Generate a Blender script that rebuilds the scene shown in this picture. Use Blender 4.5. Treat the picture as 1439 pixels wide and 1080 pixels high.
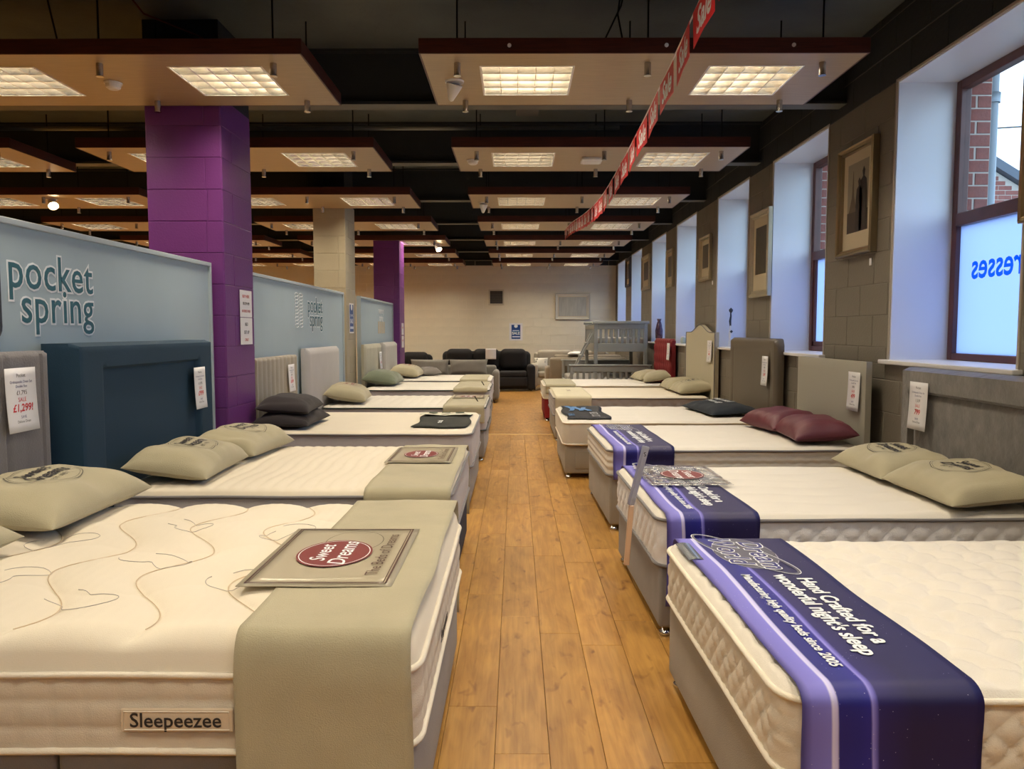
import bpy, bmesh, math, random
from mathutils import Vector, Matrix, noise
random.seed(7)
for o in list(bpy.data.objects): bpy.data.objects.remove(o)
SC = bpy.context.scene; COL = SC.collection
# ---------------------------------------------------------------- camera, world, exposure
F_PX, CAM_Z = 1081.0, 1.46
cam = bpy.data.cameras.new('camera'); cam.sensor_width = 36; cam.lens = F_PX/1439*36; cam.clip_end = 200
co = bpy.data.objects.new('camera', cam); COL.objects.link(co); SC.camera = co
co.location = (0, 0, CAM_Z)
co.rotation_euler = (math.pi/2 - math.atan(75/F_PX), 0, math.atan(5.5/F_PX))
SC.view_settings.view_transform = 'Standard'; SC.view_settings.look = 'None'
SC.view_settings.gamma = 1; SC.view_settings.use_curve_mapping = False
SC.view_settings.exposure = 1.36
SC.cycles.use_denoising = True
SC.cycles.max_bounces = 8; SC.cycles.diffuse_bounces = 5; SC.cycles.glossy_bounces = 4
SC.cycles.transparent_max_bounces = 12; SC.cycles.sample_clamp_indirect = 6
SC.cycles.caustics_reflective = False; SC.cycles.caustics_refractive = False
W = bpy.data.worlds.new('sky'); SC.world = W; W.use_nodes = True
nt = W.node_tree; bg = nt.nodes['Background']
bg.inputs['Strength'].default_value = 1.55
tc = nt.nodes.new('ShaderNodeTexCoord'); sp = nt.nodes.new('ShaderNodeSeparateXYZ'); cr = nt.nodes.new('ShaderNodeValToRGB')
nt.links.new(tc.outputs['Generated'], sp.inputs[0]); nt.links.new(sp.outputs['Z'], cr.inputs[0]); nt.links.new(cr.outputs[0], bg.inputs['Color'])
cr.color_ramp.elements[0].color = (0.68, 0.83, 1.0, 1); cr.color_ramp.elements[0].position = 0.0
cr.color_ramp.elements[1].color = (0.46, 0.69, 1.0, 1); cr.color_ramp.elements[1].position = 0.9
LAMP_W, LAMP_RGB = 19.0, (1.0, 0.87, 0.67)

# ---------------------------------------------------------------- helpers
def lin(c): return tuple(((v/255)/12.92 if v/255 <= .04045 else ((v/255+.055)/1.055)**2.4) for v in c)
MATS = {}
def mat(name, rgb, rough=.8, metal=0, var=0, vs=4, bump=0, bs=60, bstretch=None, coat=0, sheen=0, emit=None, spec=None):
    if name in MATS: return MATS[name]
    m = bpy.data.materials.new(name); m.use_nodes = True; MATS[name] = m
    t = m.node_tree; p = t.nodes['Principled BSDF']
    c = lin(rgb); p.inputs['Base Color'].default_value = (*c, 1)
    p.inputs['Roughness'].default_value = rough; p.inputs['Metallic'].default_value = metal
    if spec is not None: p.inputs['Specular IOR Level'].default_value = spec
    if coat: p.inputs['Coat Weight'].default_value = coat
    if sheen: p.inputs['Sheen Weight'].default_value = sheen
    if emit:
        p.inputs['Emission Color'].default_value = (*lin(emit[0]), 1); p.inputs['Emission Strength'].default_value = emit[1]
    tcn = t.nodes.new('ShaderNodeTexCoord'); vec = tcn.outputs['Object']
    if bstretch:
        mp = t.nodes.new('ShaderNodeMapping'); mp.inputs['Scale'].default_value = bstretch
        t.links.new(vec, mp.inputs[0]); vec = mp.outputs[0]
    if var:
        n = t.nodes.new('ShaderNodeTexNoise'); n.inputs['Scale'].default_value = vs; n.inputs['Detail'].default_value = 6
        t.links.new(vec, n.inputs['Vector'])
        r = t.nodes.new('ShaderNodeValToRGB'); e = r.color_ramp.elements
        e[0].position = .3; e[1].position = .7
        e[0].color = tuple(max(0, v*(1-var)) for v in c)+(1,); e[1].color = tuple(min(1, v*(1+var)) for v in c)+(1,)
        t.links.new(n.outputs['Fac'], r.inputs[0]); t.links.new(r.outputs[0], p.inputs['Base Color'])
    if bump:
        n2 = t.nodes.new('ShaderNodeTexNoise'); n2.inputs['Scale'].default_value = bs; n2.inputs['Detail'].default_value = 3
        t.links.new(vec, n2.inputs['Vector'])
        b = t.nodes.new('ShaderNodeBump'); b.inputs['Strength'].default_value = bump; b.inputs['Distance'].default_value = .01
        t.links.new(n2.outputs['Fac'], b.inputs['Height']); t.links.new(b.outputs[0], p.inputs['Normal'])
    return m
def link(name, me, m=None, parent=None, smooth=False):
    o = bpy.data.objects.new(name, me); COL.objects.link(o)
    if m is not None:
        for mm in (m if isinstance(m, (list, tuple)) else [m]): me.materials.append(mm)
    if parent: o.parent = parent
    if smooth:
        me.polygons.foreach_set('use_smooth', [True]*len(me.polygons))
    return o
def mesh(name, v, f, m=None, parent=None, smooth=False):
    me = bpy.data.meshes.new(name); me.from_pydata([tuple(a) for a in v], [], f); me.update()
    return link(name, me, m, parent, smooth)
def empty(name, loc, rz=0):
    o = bpy.data.objects.new(name, None); COL.objects.link(o); o.location = loc; o.rotation_euler = (0, 0, rz); o.empty_display_size = .1
    return o
def tag(o, label, cat, group=None):
    o['label'] = label; o['category'] = cat
    if group: o['group'] = group
    return o
def thing(name, label, cat, loc=(0,0,0), rz=0, group=None): return tag(empty(name, loc, rz), label, cat, group)
class MB:
    def __init__(s): s.v = []; s.f = []
    def box(s, x0, y0, z0, x1, y1, z1, M=None):
        b = len(s.v); P = [(x0,y0,z0),(x1,y0,z0),(x1,y1,z0),(x0,y1,z0),(x0,y0,z1),(x1,y0,z1),(x1,y1,z1),(x0,y1,z1)]
        s.v += [tuple(M @ Vector(q)) for q in P] if M else P
        s.f += [tuple(b+i for i in q) for q in ((0,3,2,1),(4,5,6,7),(0,1,5,4),(1,2,6,5),(2,3,7,6),(3,0,4,7))]; return s
    def rbox(s, x0, y0, z0, x1, y1, z1, r=.01, seg=2, M=None):
        bm = bmesh.new(); bmesh.ops.create_cube(bm, size=1)
        for q in bm.verts: q.co = Vector(((x0+x1)/2+q.co.x*(x1-x0), (y0+y1)/2+q.co.y*(y1-y0), (z0+z1)/2+q.co.z*(z1-z0)))
        bmesh.ops.bevel(bm, geom=bm.edges[:], offset=r, segments=seg, affect='EDGES', profile=.5)
        b = len(s.v); bm.verts.index_update()
        s.v += [tuple(M @ q.co) if M else tuple(q.co) for q in bm.verts]; s.f += [tuple(b+q.index for q in f.verts) for f in bm.faces]; bm.free(); return s
    def tube(s, pts, r, n=8, closed=False, cap=True):
        b = len(s.v); P = [Vector(q) for q in pts]; N = len(P)
        for i, q in enumerate(P):
            a = P[(i-1) % N] if (closed or i) else P[i]; c = P[(i+1) % N] if (closed or i < N-1) else P[i]
            d = (c-a); d = d.normalized() if d.length > 1e-9 else Vector((0,0,1))
            up = Vector((0,0,1)) if abs(d.z) < .95 else Vector((1,0,0))
            u = d.cross(up).normalized(); w = d.cross(u); rr = r[i] if isinstance(r, (list, tuple)) else r
            for k in range(n):
                t = 2*math.pi*k/n; s.v.append(tuple(q+u*math.cos(t)*rr+w*math.sin(t)*rr))
        for i in range(N if closed else N-1):
            for k in range(n):
                j = (i+1) % N; s.f.append((b+i*n+k, b+i*n+(k+1) % n, b+j*n+(k+1) % n, b+j*n+k))
        if cap and not closed: s.f.append(tuple(b+k for k in range(n))); s.f.append(tuple(b+(N-1)*n+k for k in reversed(range(n))))
        return s
    def lathe(s, prof, c=(0,0,0), n=20, M=None):
        b = len(s.v)
        for r, z in prof:
            for k in range(n):
                t = 2*math.pi*k/n; q = Vector((c[0]+r*math.cos(t), c[1]+r*math.sin(t), c[2]+z)); s.v.append(tuple(M @ q if M else q))
        for i in range(len(prof)-1):
            for k in range(n): s.f.append((b+i*n+k, b+i*n+(k+1) % n, b+(i+1)*n+(k+1) % n, b+(i+1)*n+k))
        s.f.append(tuple(b+k for k in reversed(range(n)))); s.f.append(tuple(b+(len(prof)-1)*n+k for k in range(n))); return s
    def grid(s, nu, nv, fn, flip=False):
        b = len(s.v)
        for i in range(nu+1):
            for j in range(nv+1): s.v.append(tuple(fn(i/nu, j/nv)))
        for i in range(nu):
            for j in range(nv):
                q = (b+i*(nv+1)+j, b+(i+1)*(nv+1)+j, b+(i+1)*(nv+1)+j+1, b+i*(nv+1)+j+1); s.f.append(q[::-1] if flip else q)
        return s
    def build(s, name, m, parent=None, smooth=False): return mesh(name, s.v, s.f, m, parent, smooth)
def autosmooth(o, ang=40):
    me = o.data; bm = bmesh.new(); bm.from_mesh(me)
    for f in bm.faces: f.smooth = True
    for e in bm.edges:
        if len(e.link_faces) == 2 and e.calc_face_angle(0) > math.radians(ang): e.smooth = False
    bm.to_mesh(me); bm.free(); return o
_txt = {}
def text_mesh(body, size, bold=0, shear=0, spacing=1.0, extrude=.0006, align='CENTER'):
    key = (body, size, bold, shear, spacing, extrude, align)
    if key in _txt: return _txt[key]
    c = bpy.data.curves.new('lettering', 'FONT'); c.body = body; c.size = size; c.offset = bold; c.shear = shear
    c.space_character = spacing; c.extrude = extrude; c.align_x = align; c.align_y = 'CENTER'; c.resolution_u = 3
    o = bpy.data.objects.new('tmp', c); COL.objects.link(o); bpy.context.view_layer.update()
    me = bpy.data.meshes.new_from_object(o.evaluated_get(bpy.context.evaluated_depsgraph_get()))
    bpy.data.objects.remove(o); bpy.data.curves.remove(c); me.name = 'lettering'; _txt[key] = me; return me
def text(body, size, m, parent, loc, xd, yd, name='lettering', conform=None, squash=1.0, **k):
    """flat print lying in the plane spanned by xd (reading direction) and yd (letter up)"""
    me = text_mesh(body, size, **k).copy(); me.materials.clear()
    xd = Vector(xd).normalized(); yd = Vector(yd).normalized(); zd = xd.cross(yd)
    M = Matrix((xd, yd, zd)).transposed().to_4x4(); M.translation = Vector(loc)
    for v in me.vertices: v.co.x *= squash
    me.transform(M)
    if conform:
        for v in me.vertices: v.co = conform(v.co)
    return link(name, me, m, parent)
def ring_pts(cx, cy, a, b, n=40, rot=0):
    r = []
    for k in range(n):
        t = 2*math.pi*k/n; x, y = a*math.cos(t), b*math.sin(t)
        r.append((cx+x*math.cos(rot)-y*math.sin(rot), cy+x*math.sin(rot)+y*math.cos(rot)))
    return r
def flat_ring(cx, cy, z, a, b, w, m, parent, name='printed_ring', n=40, rot=0, conform=None, fill=False):
    o = ring_pts(cx, cy, a, b, n, rot); v = [(x, y, z) for x, y in o]
    if fill: f = [tuple(range(n))]
    else:
        i = ring_pts(cx, cy, a-w, b-w, n, rot); v += [(x, y, z) for x, y in i]
        f = [(k, (k+1) % n, n+(k+1) % n, n+k) for k in range(n)]
    if conform: v = [tuple(conform(Vector(q))) for q in v]
    return mesh(name, v, f, m, parent)

# ---------------------------------------------------------------- materials
WHITE = mat('white_paint', (228,226,222), .45)
REVEAL = mat('reveal_white_paint', (226,228,232), .35)
SHADEDW = mat('beige_paint_shaded', (120,113,101), .5, var=.05, vs=3, bump=.25, bs=90)  # beige-grey wall paint, darkened to carry the right wall's shade
BACKW = mat('beige_paint_lit', (230,221,198), .55, var=.05, vs=2, bump=.2, bs=90)  # same wall paint, lightened to carry the back wall's stronger light
BLACKP = mat('black_ceiling_paint', (38,42,46), .7, var=.2, vs=2, bump=.3, bs=30)
CEILP = mat('dark_grey_soffit', (86,92,90), .8, var=.2, vs=1.5, bump=.3, bs=20)
PURPLE = mat('purple_masonry_paint', (106,48,118), .42, var=.04, vs=3, bump=.2, bs=90)
MAHOG = mat('mahogany_veneer', (74,34,24), .4, var=.3, vs=6, bstretch=(1,1,14))
BEECH = mat('beech_veneer', (168,146,112), .38, var=.08, vs=5, bstretch=(1,12,12))
STEEL = mat('brushed_steel', (190,186,178), .25, metal=1)
CHROME = mat('chrome', (225,225,225), .08, metal=1)
ALU = mat('louvre_aluminium', (208,202,190), .22, metal=1)
ROD = mat('dark_rod', (20,20,20), .5, metal=.5)
PLAST = mat('white_plastic', (225,222,215), .4)
PARTN = mat('blue_grey_partition', (166,184,193), .5, var=.03, vs=2)
PARTE = mat('partition_trim', (172,184,190), .4)
TEALP = mat('teal_print', (48,100,114), .5)
WPRINT = mat('white_print', (235,238,240), .5)
BPRINT = mat('dark_print', (40,36,38), .6)
NAVYP = mat('navy_print', (34,34,110), .5)
REDP = mat('red_print', (200,40,44), .5)
MAROON = mat('maroon_print', (112,34,34), .6)
PAPER = mat('paper', (232,230,232), .7)
BLUEP = mat('blue_vinyl', (20,110,200), .5)
DARKW = mat('brown_window_frame', (92,52,46), .4, var=.15, vs=8)
def cloth(name, rgb, bump=.25, bs=220, var=.05, rough=.9, sheen=.2, vs=5): return mat(name, rgb, rough, var=var, vs=vs, bump=bump, bs=bs, sheen=sheen)
CREAM = cloth('cream_ticking', (222,215,202), .3, 320, .02)
WARMC = cloth('warm_cream_knit', (222,211,190), .18, 420, .02)
GREYM = cloth('grey_mattress_border', (178,172,172), .3, 260, .03)
WHITB = cloth('white_mattress_border', (232,230,230), .25, 260, .02)
BEIGE = cloth('khaki_linen', (172,163,134), .3, 300, .07)
PIPEG = cloth('grey_piping', (120,116,116), .1)
PIPEB = cloth('black_green_piping', (40,52,50), .1)
PIPEC = cloth('cream_piping', (236,226,206), .4, 500)

# floor boards
def plank_mat():
    m = bpy.data.materials.new('oak_laminate'); m.use_nodes = True; t = m.node_tree; p = t.nodes['Principled BSDF']
    g = t.nodes.new('ShaderNodeNewGeometry'); oi = t.nodes.new('ShaderNodeObjectInfo'); at = t.nodes.new('ShaderNodeAttribute'); at.attribute_name = 'rnd'
    ax = t.nodes.new('ShaderNodeAttribute'); ax.attribute_name = 'across'
    add = t.nodes.new('ShaderNodeMath'); add.operation = 'ADD'; t.links.new(oi.outputs['Random'], add.inputs[0]); t.links.new(at.outputs['Fac'], add.inputs[1])
    fr = t.nodes.new('ShaderNodeMath'); fr.operation = 'FRACT'; t.links.new(add.outputs[0], fr.inputs[0])
    sc = t.nodes.new('ShaderNodeVectorMath'); sc.operation = 'SCALE'; sc.inputs[0].default_value = (37, 91, 13); t.links.new(fr.outputs[0], sc.inputs['Scale'])
    s1 = t.nodes.new('ShaderNodeVectorMath'); s1.operation = 'ADD'; t.links.new(g.outputs['Position'], s1.inputs[0]); t.links.new(sc.outputs[0], s1.inputs[1])
    def nz(vec, scale, det, dist=0):
        mp = t.nodes.new('ShaderNodeMapping'); mp.inputs['Scale'].default_value = scale; t.links.new(vec, mp.inputs[0])
        n = t.nodes.new('ShaderNodeTexNoise'); n.inputs['Scale'].default_value = 1; n.inputs['Detail'].default_value = det; n.inputs['Distortion'].default_value = dist
        t.links.new(mp.outputs[0], n.inputs[0]); return n.outputs['Fac']
    a = nz(s1.outputs[0], (55, 3.0, 1), 5, .6); b = nz(s1.outputs[0], (9, 2.2, 1), 3, 1.5); k = nz(s1.outputs[0], (16, 7, 1), 2, .4)
    r = t.nodes.new('ShaderNodeValToRGB'); e = r.color_ramp.elements
    e[0].position = .25; e[0].color = (*lin((132,86,33)), 1); e[1].position = .75; e[1].color = (*lin((196,149,76)), 1)
    mx = t.nodes.new('ShaderNodeMath'); mx.operation = 'MULTIPLY_ADD'; mx.inputs[1].default_value = .45; t.links.new(a, mx.inputs[0])
    m2 = t.nodes.new('ShaderNodeMath'); m2.operation = 'MULTIPLY'; m2.inputs[1].default_value = .55; t.links.new(b, m2.inputs[0]); t.links.new(m2.outputs[0], mx.inputs[2])
    t.links.new(mx.outputs[0], r.inputs[0])
    kr = t.nodes.new('ShaderNodeValToRGB'); kr.color_ramp.elements[0].position = .62; kr.color_ramp.elements[1].position = .80
    kr.color_ramp.elements[0].color = (1,1,1,1); kr.color_ramp.elements[1].color = (*lin((160,118,84)), 1); t.links.new(k, kr.inputs[0])
    mm = t.nodes.new('ShaderNodeMix'); mm.data_type = 'RGBA'; mm.blend_type = 'MULTIPLY'; mm.inputs[0].default_value = 1
    t.links.new(r.outputs[0], mm.inputs[6]); t.links.new(kr.outputs[0], mm.inputs[7])
    hs = t.nodes.new('ShaderNodeHueSaturation'); vr = t.nodes.new('ShaderNodeMapRange'); vr.inputs['To Min'].default_value = .9; vr.inputs['To Max'].default_value = 1.08
    t.links.new(fr.outputs[0], vr.inputs[0]); t.links.new(vr.outputs[0], hs.inputs['Value']); t.links.new(mm.outputs[2], hs.inputs['Color'])
    t.links.new(hs.outputs[0], p.inputs['Base Color']); p.inputs['Roughness'].default_value = .34; p.inputs['Specular IOR Level'].default_value = .45
    bu = t.nodes.new('ShaderNodeBump'); bu.inputs['Strength'].default_value = .12; bu.inputs['Distance'].default_value = .004
    t.links.new(a, bu.inputs['Height']); t.links.new(bu.outputs[0], p.inputs['Normal']); return m
OAK = plank_mat()
FSUB = mat('floor_gap', (70,42,20), .9)

# ---------------------------------------------------------------- room shell
XW, YB, ZC, XL = 2.7, 20.9, 3.75, -11.5
fl = MB().box(XL, -9.0, -.3, XW+.45, YB, -.0125).build('floor', FSUB); fl['kind'] = 'structure'
PW, PL = .19, 1.285; YT = 10.83
_pm = {}
def plank_mesh(w, l):
    k = (round(w, 3), round(l, 3))
    if k not in _pm:
        g = .0007; c = .0012; a, b = w/2-g, l/2-g; v = []
        for x, y, z in ((a, b, -.012), (a, b, -c), (a-c, b-c, 0)): v += [(-x,-y,z),(x,-y,z),(x,y,z),(-x,y,z)]
        f = [(8,9,10,11)]
        for r in (0, 4):
            for i in range(4): f.append((r+i, r+(i+1) % 4, r+4+(i+1) % 4, r+4+i))
        me = bpy.data.meshes.new('floor_board'); me.from_pydata(v, [], f); me.materials.append(OAK); _pm[k] = me
    return _pm[k]
planks = []; rest = MB(); rnd = []
def add_plank(x0, x1, y0, y1, vis):
    if vis: planks.append((x0, x1, y0, y1))
    else:
        n0 = len(rest.f); me = plank_mesh(x1-x0, y1-y0); b = len(rest.v); cx, cy = (x0+x1)/2, (y0+y1)/2
        rest.v += [(q.co.x+cx, q.co.y+cy, q.co.z) for q in me.vertices]; rest.f += [tuple(b+i for i in p.vertices) for p in me.polygons]
        rr = random.random(); rnd.extend([rr]*(len(rest.f)-n0))
x = -.073-PW*60; ci = 0
while x < XW-.01:
    off = random.random()*PL; y = -9.0-off
    while y < YT-.02:
        y0, y1 = max(y, -9.0), min(y+PL, YT-.02); x1 = min(x+PW, XW)
        if y1-y0 > .02 and x1-x > .02 and x > XL-.1: add_plank(max(x, XL), x1, y0, y1, -.75 < (x+x1)/2 < .95 and y1 > 1.0)
        y += PL
    x += PW
y = YT+.02
while y < YB-.01:
    off = random.random()*PL; x = XL-off; y1 = min(y+PW, YB)
    while x < XW-.01:
        xa, xb = max(x, XL), min(x+PL, XW)
        if xb-xa > .02: add_plank(xa, xb, y, y1, xb > -.7 and xa < .7)
        x += PL
    y += PW
for (x0, x1, y0, y1) in planks:
    o = bpy.data.objects.new('floor_board', plank_mesh(x1-x0, y1-y0)); COL.objects.link(o); o.location = ((x0+x1)/2, (y0+y1)/2, 0); o.parent = fl
ro = rest.build('floor_boards_under_beds', OAK, fl); ro['kind'] = 'stuff'
at = ro.data.attributes.new('rnd', 'FLOAT', 'FACE'); at.data.foreach_set('value', rnd)
th = MB().rbox(-1.2, YT-.018, -.012, 1.4, YT+.018, .005, .003).build('trim_1', mat('pale_threshold', (232,202,140), .3)); th['kind'] = 'structure'

# windows: (near y, far y)
WIN = [(4.15, 5.58), (6.77, 8.20), (9.03, 10.41), (11.62, 13.03), (13.95, 15.38), (16.62, 18.09), (18.95, 20.50)]
ALLW = [(-8.7, -7.3), (-6.2, -4.8), (-3.75, -2.35), (-1.3, .1), (1.55, 2.95)] + WIN
ZS, ZH, XF = 1.254, 3.22, 3.11
wr = MB(); wr.box(XW, -9, 0, XW+.45, YB+.3, ZS-.03); wr.box(XW, -9, ZH+.012, XW+.45, YB+.3, ZC+.2)
py = -9
for a, b in ALLW: wr.box(XW, py, ZS-.03, XW+.45, a, ZH+.012); py = b
wr.box(XW, py, ZS-.03, XW+.45, YB+.3, ZH+.012)
wall_r = wr.build('wall_right', SHADEDW); wall_r['kind'] = 'structure'
wall_b = MB().box(XL-.3, YB, 0, XW, YB+.3, ZC+.2).build('wall_back', BACKW); wall_b['kind'] = 'structure'
wl = MB().box(XL-.3, -9, 0, XL, YB, ZC+.2).build('wall_left', BACKW); wl['kind'] = 'structure'
wf = MB().box(XL-.3, -9.3, 0, XW+.45, -9, ZC+.2).build('wall_front', BACKW); wf['kind'] = 'structure'
ce = MB().box(XL-.3, -9.3, ZC, XW+.45, YB+.3, ZC+.2).build('ceiling', CEILP); ce['kind'] = 'structure'
_bk = {}
def block_mesh(w, h, m, proud=.0045, c=.003, name='block'):
    k = (round(w, 3), round(h, 3), m.name, name)
    if k not in _bk:
        a, b = w/2-.0025, h/2-.0025; v = []
        for x, z, y in ((a, b, .001), (a, b, -proud+c), (a-c, b-c, -proud)): v += [(-x,y,-z),(x,y,-z),(x,y,z),(-x,y,z)]
        f = [(8,9,10,11)]
        for r in (0, 4):
            for i in range(4): f.append((r+i, r+(i+1) % 4, r+4+(i+1) % 4, r+4+i))
        me = bpy.data.meshes.new(name); me.from_pydata(v, [], f); me.materials.append(m); _bk[k] = me
    return _bk[k]
def place_blocks(parent, items, name='block', limit=300, origin=(0,0,CAM_Z)):
    """items: (centre, rz, w, h, mat)"""
    items.sort(key=lambda q: (Vector(q[0])-Vector(origin)).length)
    for c, rz, w, h, m in items[:limit]:
        o = bpy.data.objects.new(name, block_mesh(w, h, m, name=name)); COL.objects.link(o); o.location = Vector(c)-parent.location; o.rotation_euler = (0, 0, rz); o.parent = parent
    if items[limit:]:
        mb = MB(); mi = []; ms = []
        for c, rz, w, h, m in items[limit:]:
            me = block_mesh(w, h, m, name=name); M = Matrix.Translation(Vector(c)-parent.location) @ Matrix.Rotation(rz, 4, 'Z'); b = len(mb.v)
            mb.v += [tuple(M @ q.co) for q in me.vertices]; mb.f += [tuple(b+i for i in p.vertices) for p in me.polygons]
            if m not in ms: ms.append(m)
            mi += [ms.index(m)]*len(me.polygons)
        o = mb.build(name+'s_far_off', ms, parent); o['kind'] = 'stuff'; o.data.polygons.foreach_set('material_index', mi)
CH, CW = .2347, .45
items = []; k = 0; z = ZH-14*CH
zs = sorted(set([ZS-.03, ZH+.012] + [z+i*CH for i in range(0, 20)]))
zs = [q for q in zs if -.07 < q < ZC] + [ZC]
zs[0] = max(zs[0], 0)
zz = [zs[0]]
for q in zs[1:]:
    if q-zz[-1] > .02: zz.append(q)
for i in range(len(zz)-1):
    z0, z1 = zz[i], zz[i+1]; zc = (z0+z1)/2; course = int((zc-(ZH-14*CH))//CH)
    if z1-z0 < .03: continue
    if zc < ZS-.03 or zc > ZH+.01: iv = [(1.0, YB)]
    else:
        iv = []; q = 2.95
        for a, b in WIN: iv.append((q, a-.018)); q = b+.018
        iv.append((q, YB))
    m = BLACKP if zc > ZH+.01 else SHADEDW
    for a, b in iv:
        y = math.floor(a/CW)*CW + (CW/2 if course % 2 else 0) - CW
        while y < b:
            p, r = max(y, a), min(y+CW, b)
            if r-p > .03: items.append(((XW, (p+r)/2, zc), -math.pi/2, r-p, z1-z0, m))
            y += CW
place_blocks(wall_r, items)
items = []
for i in range(15):
    z0 = ZH-14*CH+i*CH; z1 = z0+CH
    if i == 0: z0 = max(z0, .0)
    z1 = min(z1, ZC)
    m = BACKW if (z0+z1)/2 < ZH+.02 else BLACKP
    x = -5.6 + (CW/2 if i % 2 else 0)
    while x < XW:
        a, b = x, min(x+CW, XW)
        if b-a > .03: items.append((((a+b)/2, YB, (z0+z1)/2), 0, b-a, z1-z0, m))
        x += CW
place_blocks(wall_b, items)

# window joinery
def glass_mat(name, col, frost):
    m = bpy.data.materials.new(name); m.use_nodes = True; t = m.node_tree; t.nodes.remove(t.nodes['Principled BSDF']); out = t.nodes['Material Output']
    tr = t.nodes.new('ShaderNodeBsdfTranslucent' if frost else 'ShaderNodeBsdfTransparent'); tr.inputs['Color'].default_value = (*lin(col), 1)
    gl = t.nodes.new('ShaderNodeBsdfGlossy'); gl.inputs['Roughness'].default_value = .25 if frost else .02
    mx = t.nodes.new('ShaderNodeMixShader'); mx.inputs[0].default_value = .05
    t.links.new(tr.outputs[0], mx.inputs[1]); t.links.new(gl.outputs[0], mx.inputs[2]); t.links.new(mx.outputs[0], out.inputs[0]); return m
CLEAR = glass_mat('clear_glass', (244,250,252), False); FROST = glass_mat('frosted_film_glass', (206,220,250), True)
TRIM = mat('beige_corner_trim', (176,166,150), .5)
for i, (a, b) in enumerate(ALLW):
    w = empty('window_%d' % (i+1), (XW, (a+b)/2, ZS)); w['kind'] = 'structure'; hw = (b-a)/2; H = ZH-ZS; D = XF-XW
    for s, nm in ((-1, 'reveal_panel'), (1, 'reveal_panel')):
        y0 = s*hw; MB().box(0, min(y0, y0-s*.014), 0, D, max(y0, y0-s*.014), H).build(nm, REVEAL, w)
        MB().rbox(-.009, min(y0+s*.016, y0-s*.004), 0, .004, max(y0+s*.016, y0-s*.004), H+.016, .002, 1).build('corner_bead', TRIM, w)
    MB().box(0, -hw, H-.014, D, hw, H).build('head_panel', REVEAL, w)
    MB().rbox(-.009, -hw-.016, H-.004, .004, hw+.016, H+.016, .002, 1).build('head_bead', TRIM, w)
    MB().rbox(-.06, -hw-.05, -.03, 0, hw+.05, 0, .006).rbox(-.01, -hw, -.03, D+.01, hw, 0, .002).build('window_sill', WHITE, w)
    f = MB(); fx0, fx1 = D-.005, D+.07; h = hw-.014; t = .06; zt = 2.24-ZS
    f.rbox(fx0, -h, 0, fx1, -h+t, H-.014, .006); f.rbox(fx0, h-t, 0, fx1, h, H-.014, .006)
    f.rbox(fx0, -h+t, 0, fx1, h-t, .05, .006); f.rbox(fx0, -h+t, H-.014-t, fx1, h-t, H-.014, .006); f.rbox(fx0-.006, -h+t, zt-.045, fx1, h-t, zt+.045, .008)
    f.build('window_frame', DARKW, w)
    MB().box(fx0+.035, -h+t, zt+.045, fx0+.041, h-t, H-.014-t).build('clear_pane', CLEAR, w)
    lo = MB().box(fx0+.035, -h+t, .05, fx0+.041, h-t, zt-.045).build('frosted_pane', FROST, w)
    if i >= 6:
        MB().rbox(fx0+.012, h-t-.045, .05, fx0+.05, h-t, zt-.045, .005).rbox(fx0+.012, -h+t, .05, fx0+.05, h-t, .1, .005).build('casement_rail', DARKW, w)
    if i == 5:
        text('Mattresses', .245, glass_mat('blue_vinyl_film', (50,165,240), False), lo, (fx0+.030, .49, .64), (0,1,0), (0,0,1), bold=.004, name='mirrored_lettering', align='RIGHT', squash=.88)

# ceiling beams and services
for i, yb in enumerate([4.05, 6.42, 8.62, 11.05, 13.4, 15.75, 18.1, 20.3]):
    b = MB(); b.box(XL, yb+.07, 3.33, XW, yb+.09, ZC); b.box(XL, yb, 3.31, XW, yb+.16, 3.33); b.box(XL, yb, ZC-.02, XW, yb+.16, ZC)
    o = b.build('trim_%d' % (i+2), [BLACKP]); o['kind'] = 'structure'
    fl_ = MB().box(XL, yb, 3.306, XW, yb+.16, 3.3115).build('flange_plate', mat('lit_flange_paint', (92,92,84), .6, var=.15, vs=3), o)  # flange underside coloured as if lit, paler than the black web
cond = MB().tube([(XL+.05, 7.6, 3.42), (1.0, 7.6, 3.42)], .022).build('conduit', mat('grey_conduit', (120,120,110), .5)); tag(cond, 'long thin grey conduit running across under the dark ceiling', 'conduit')
dk = MB(); dk.rbox(.0, 6.64, 3.34, .2, 6.9, ZC, .01); dk.build('duct_box', mat('grey_duct', (74,72,66), .6)); tag(bpy.data.objects['duct_box'], 'grey box duct dropping from the ceiling behind the nearest aisle panel', 'duct')

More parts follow.
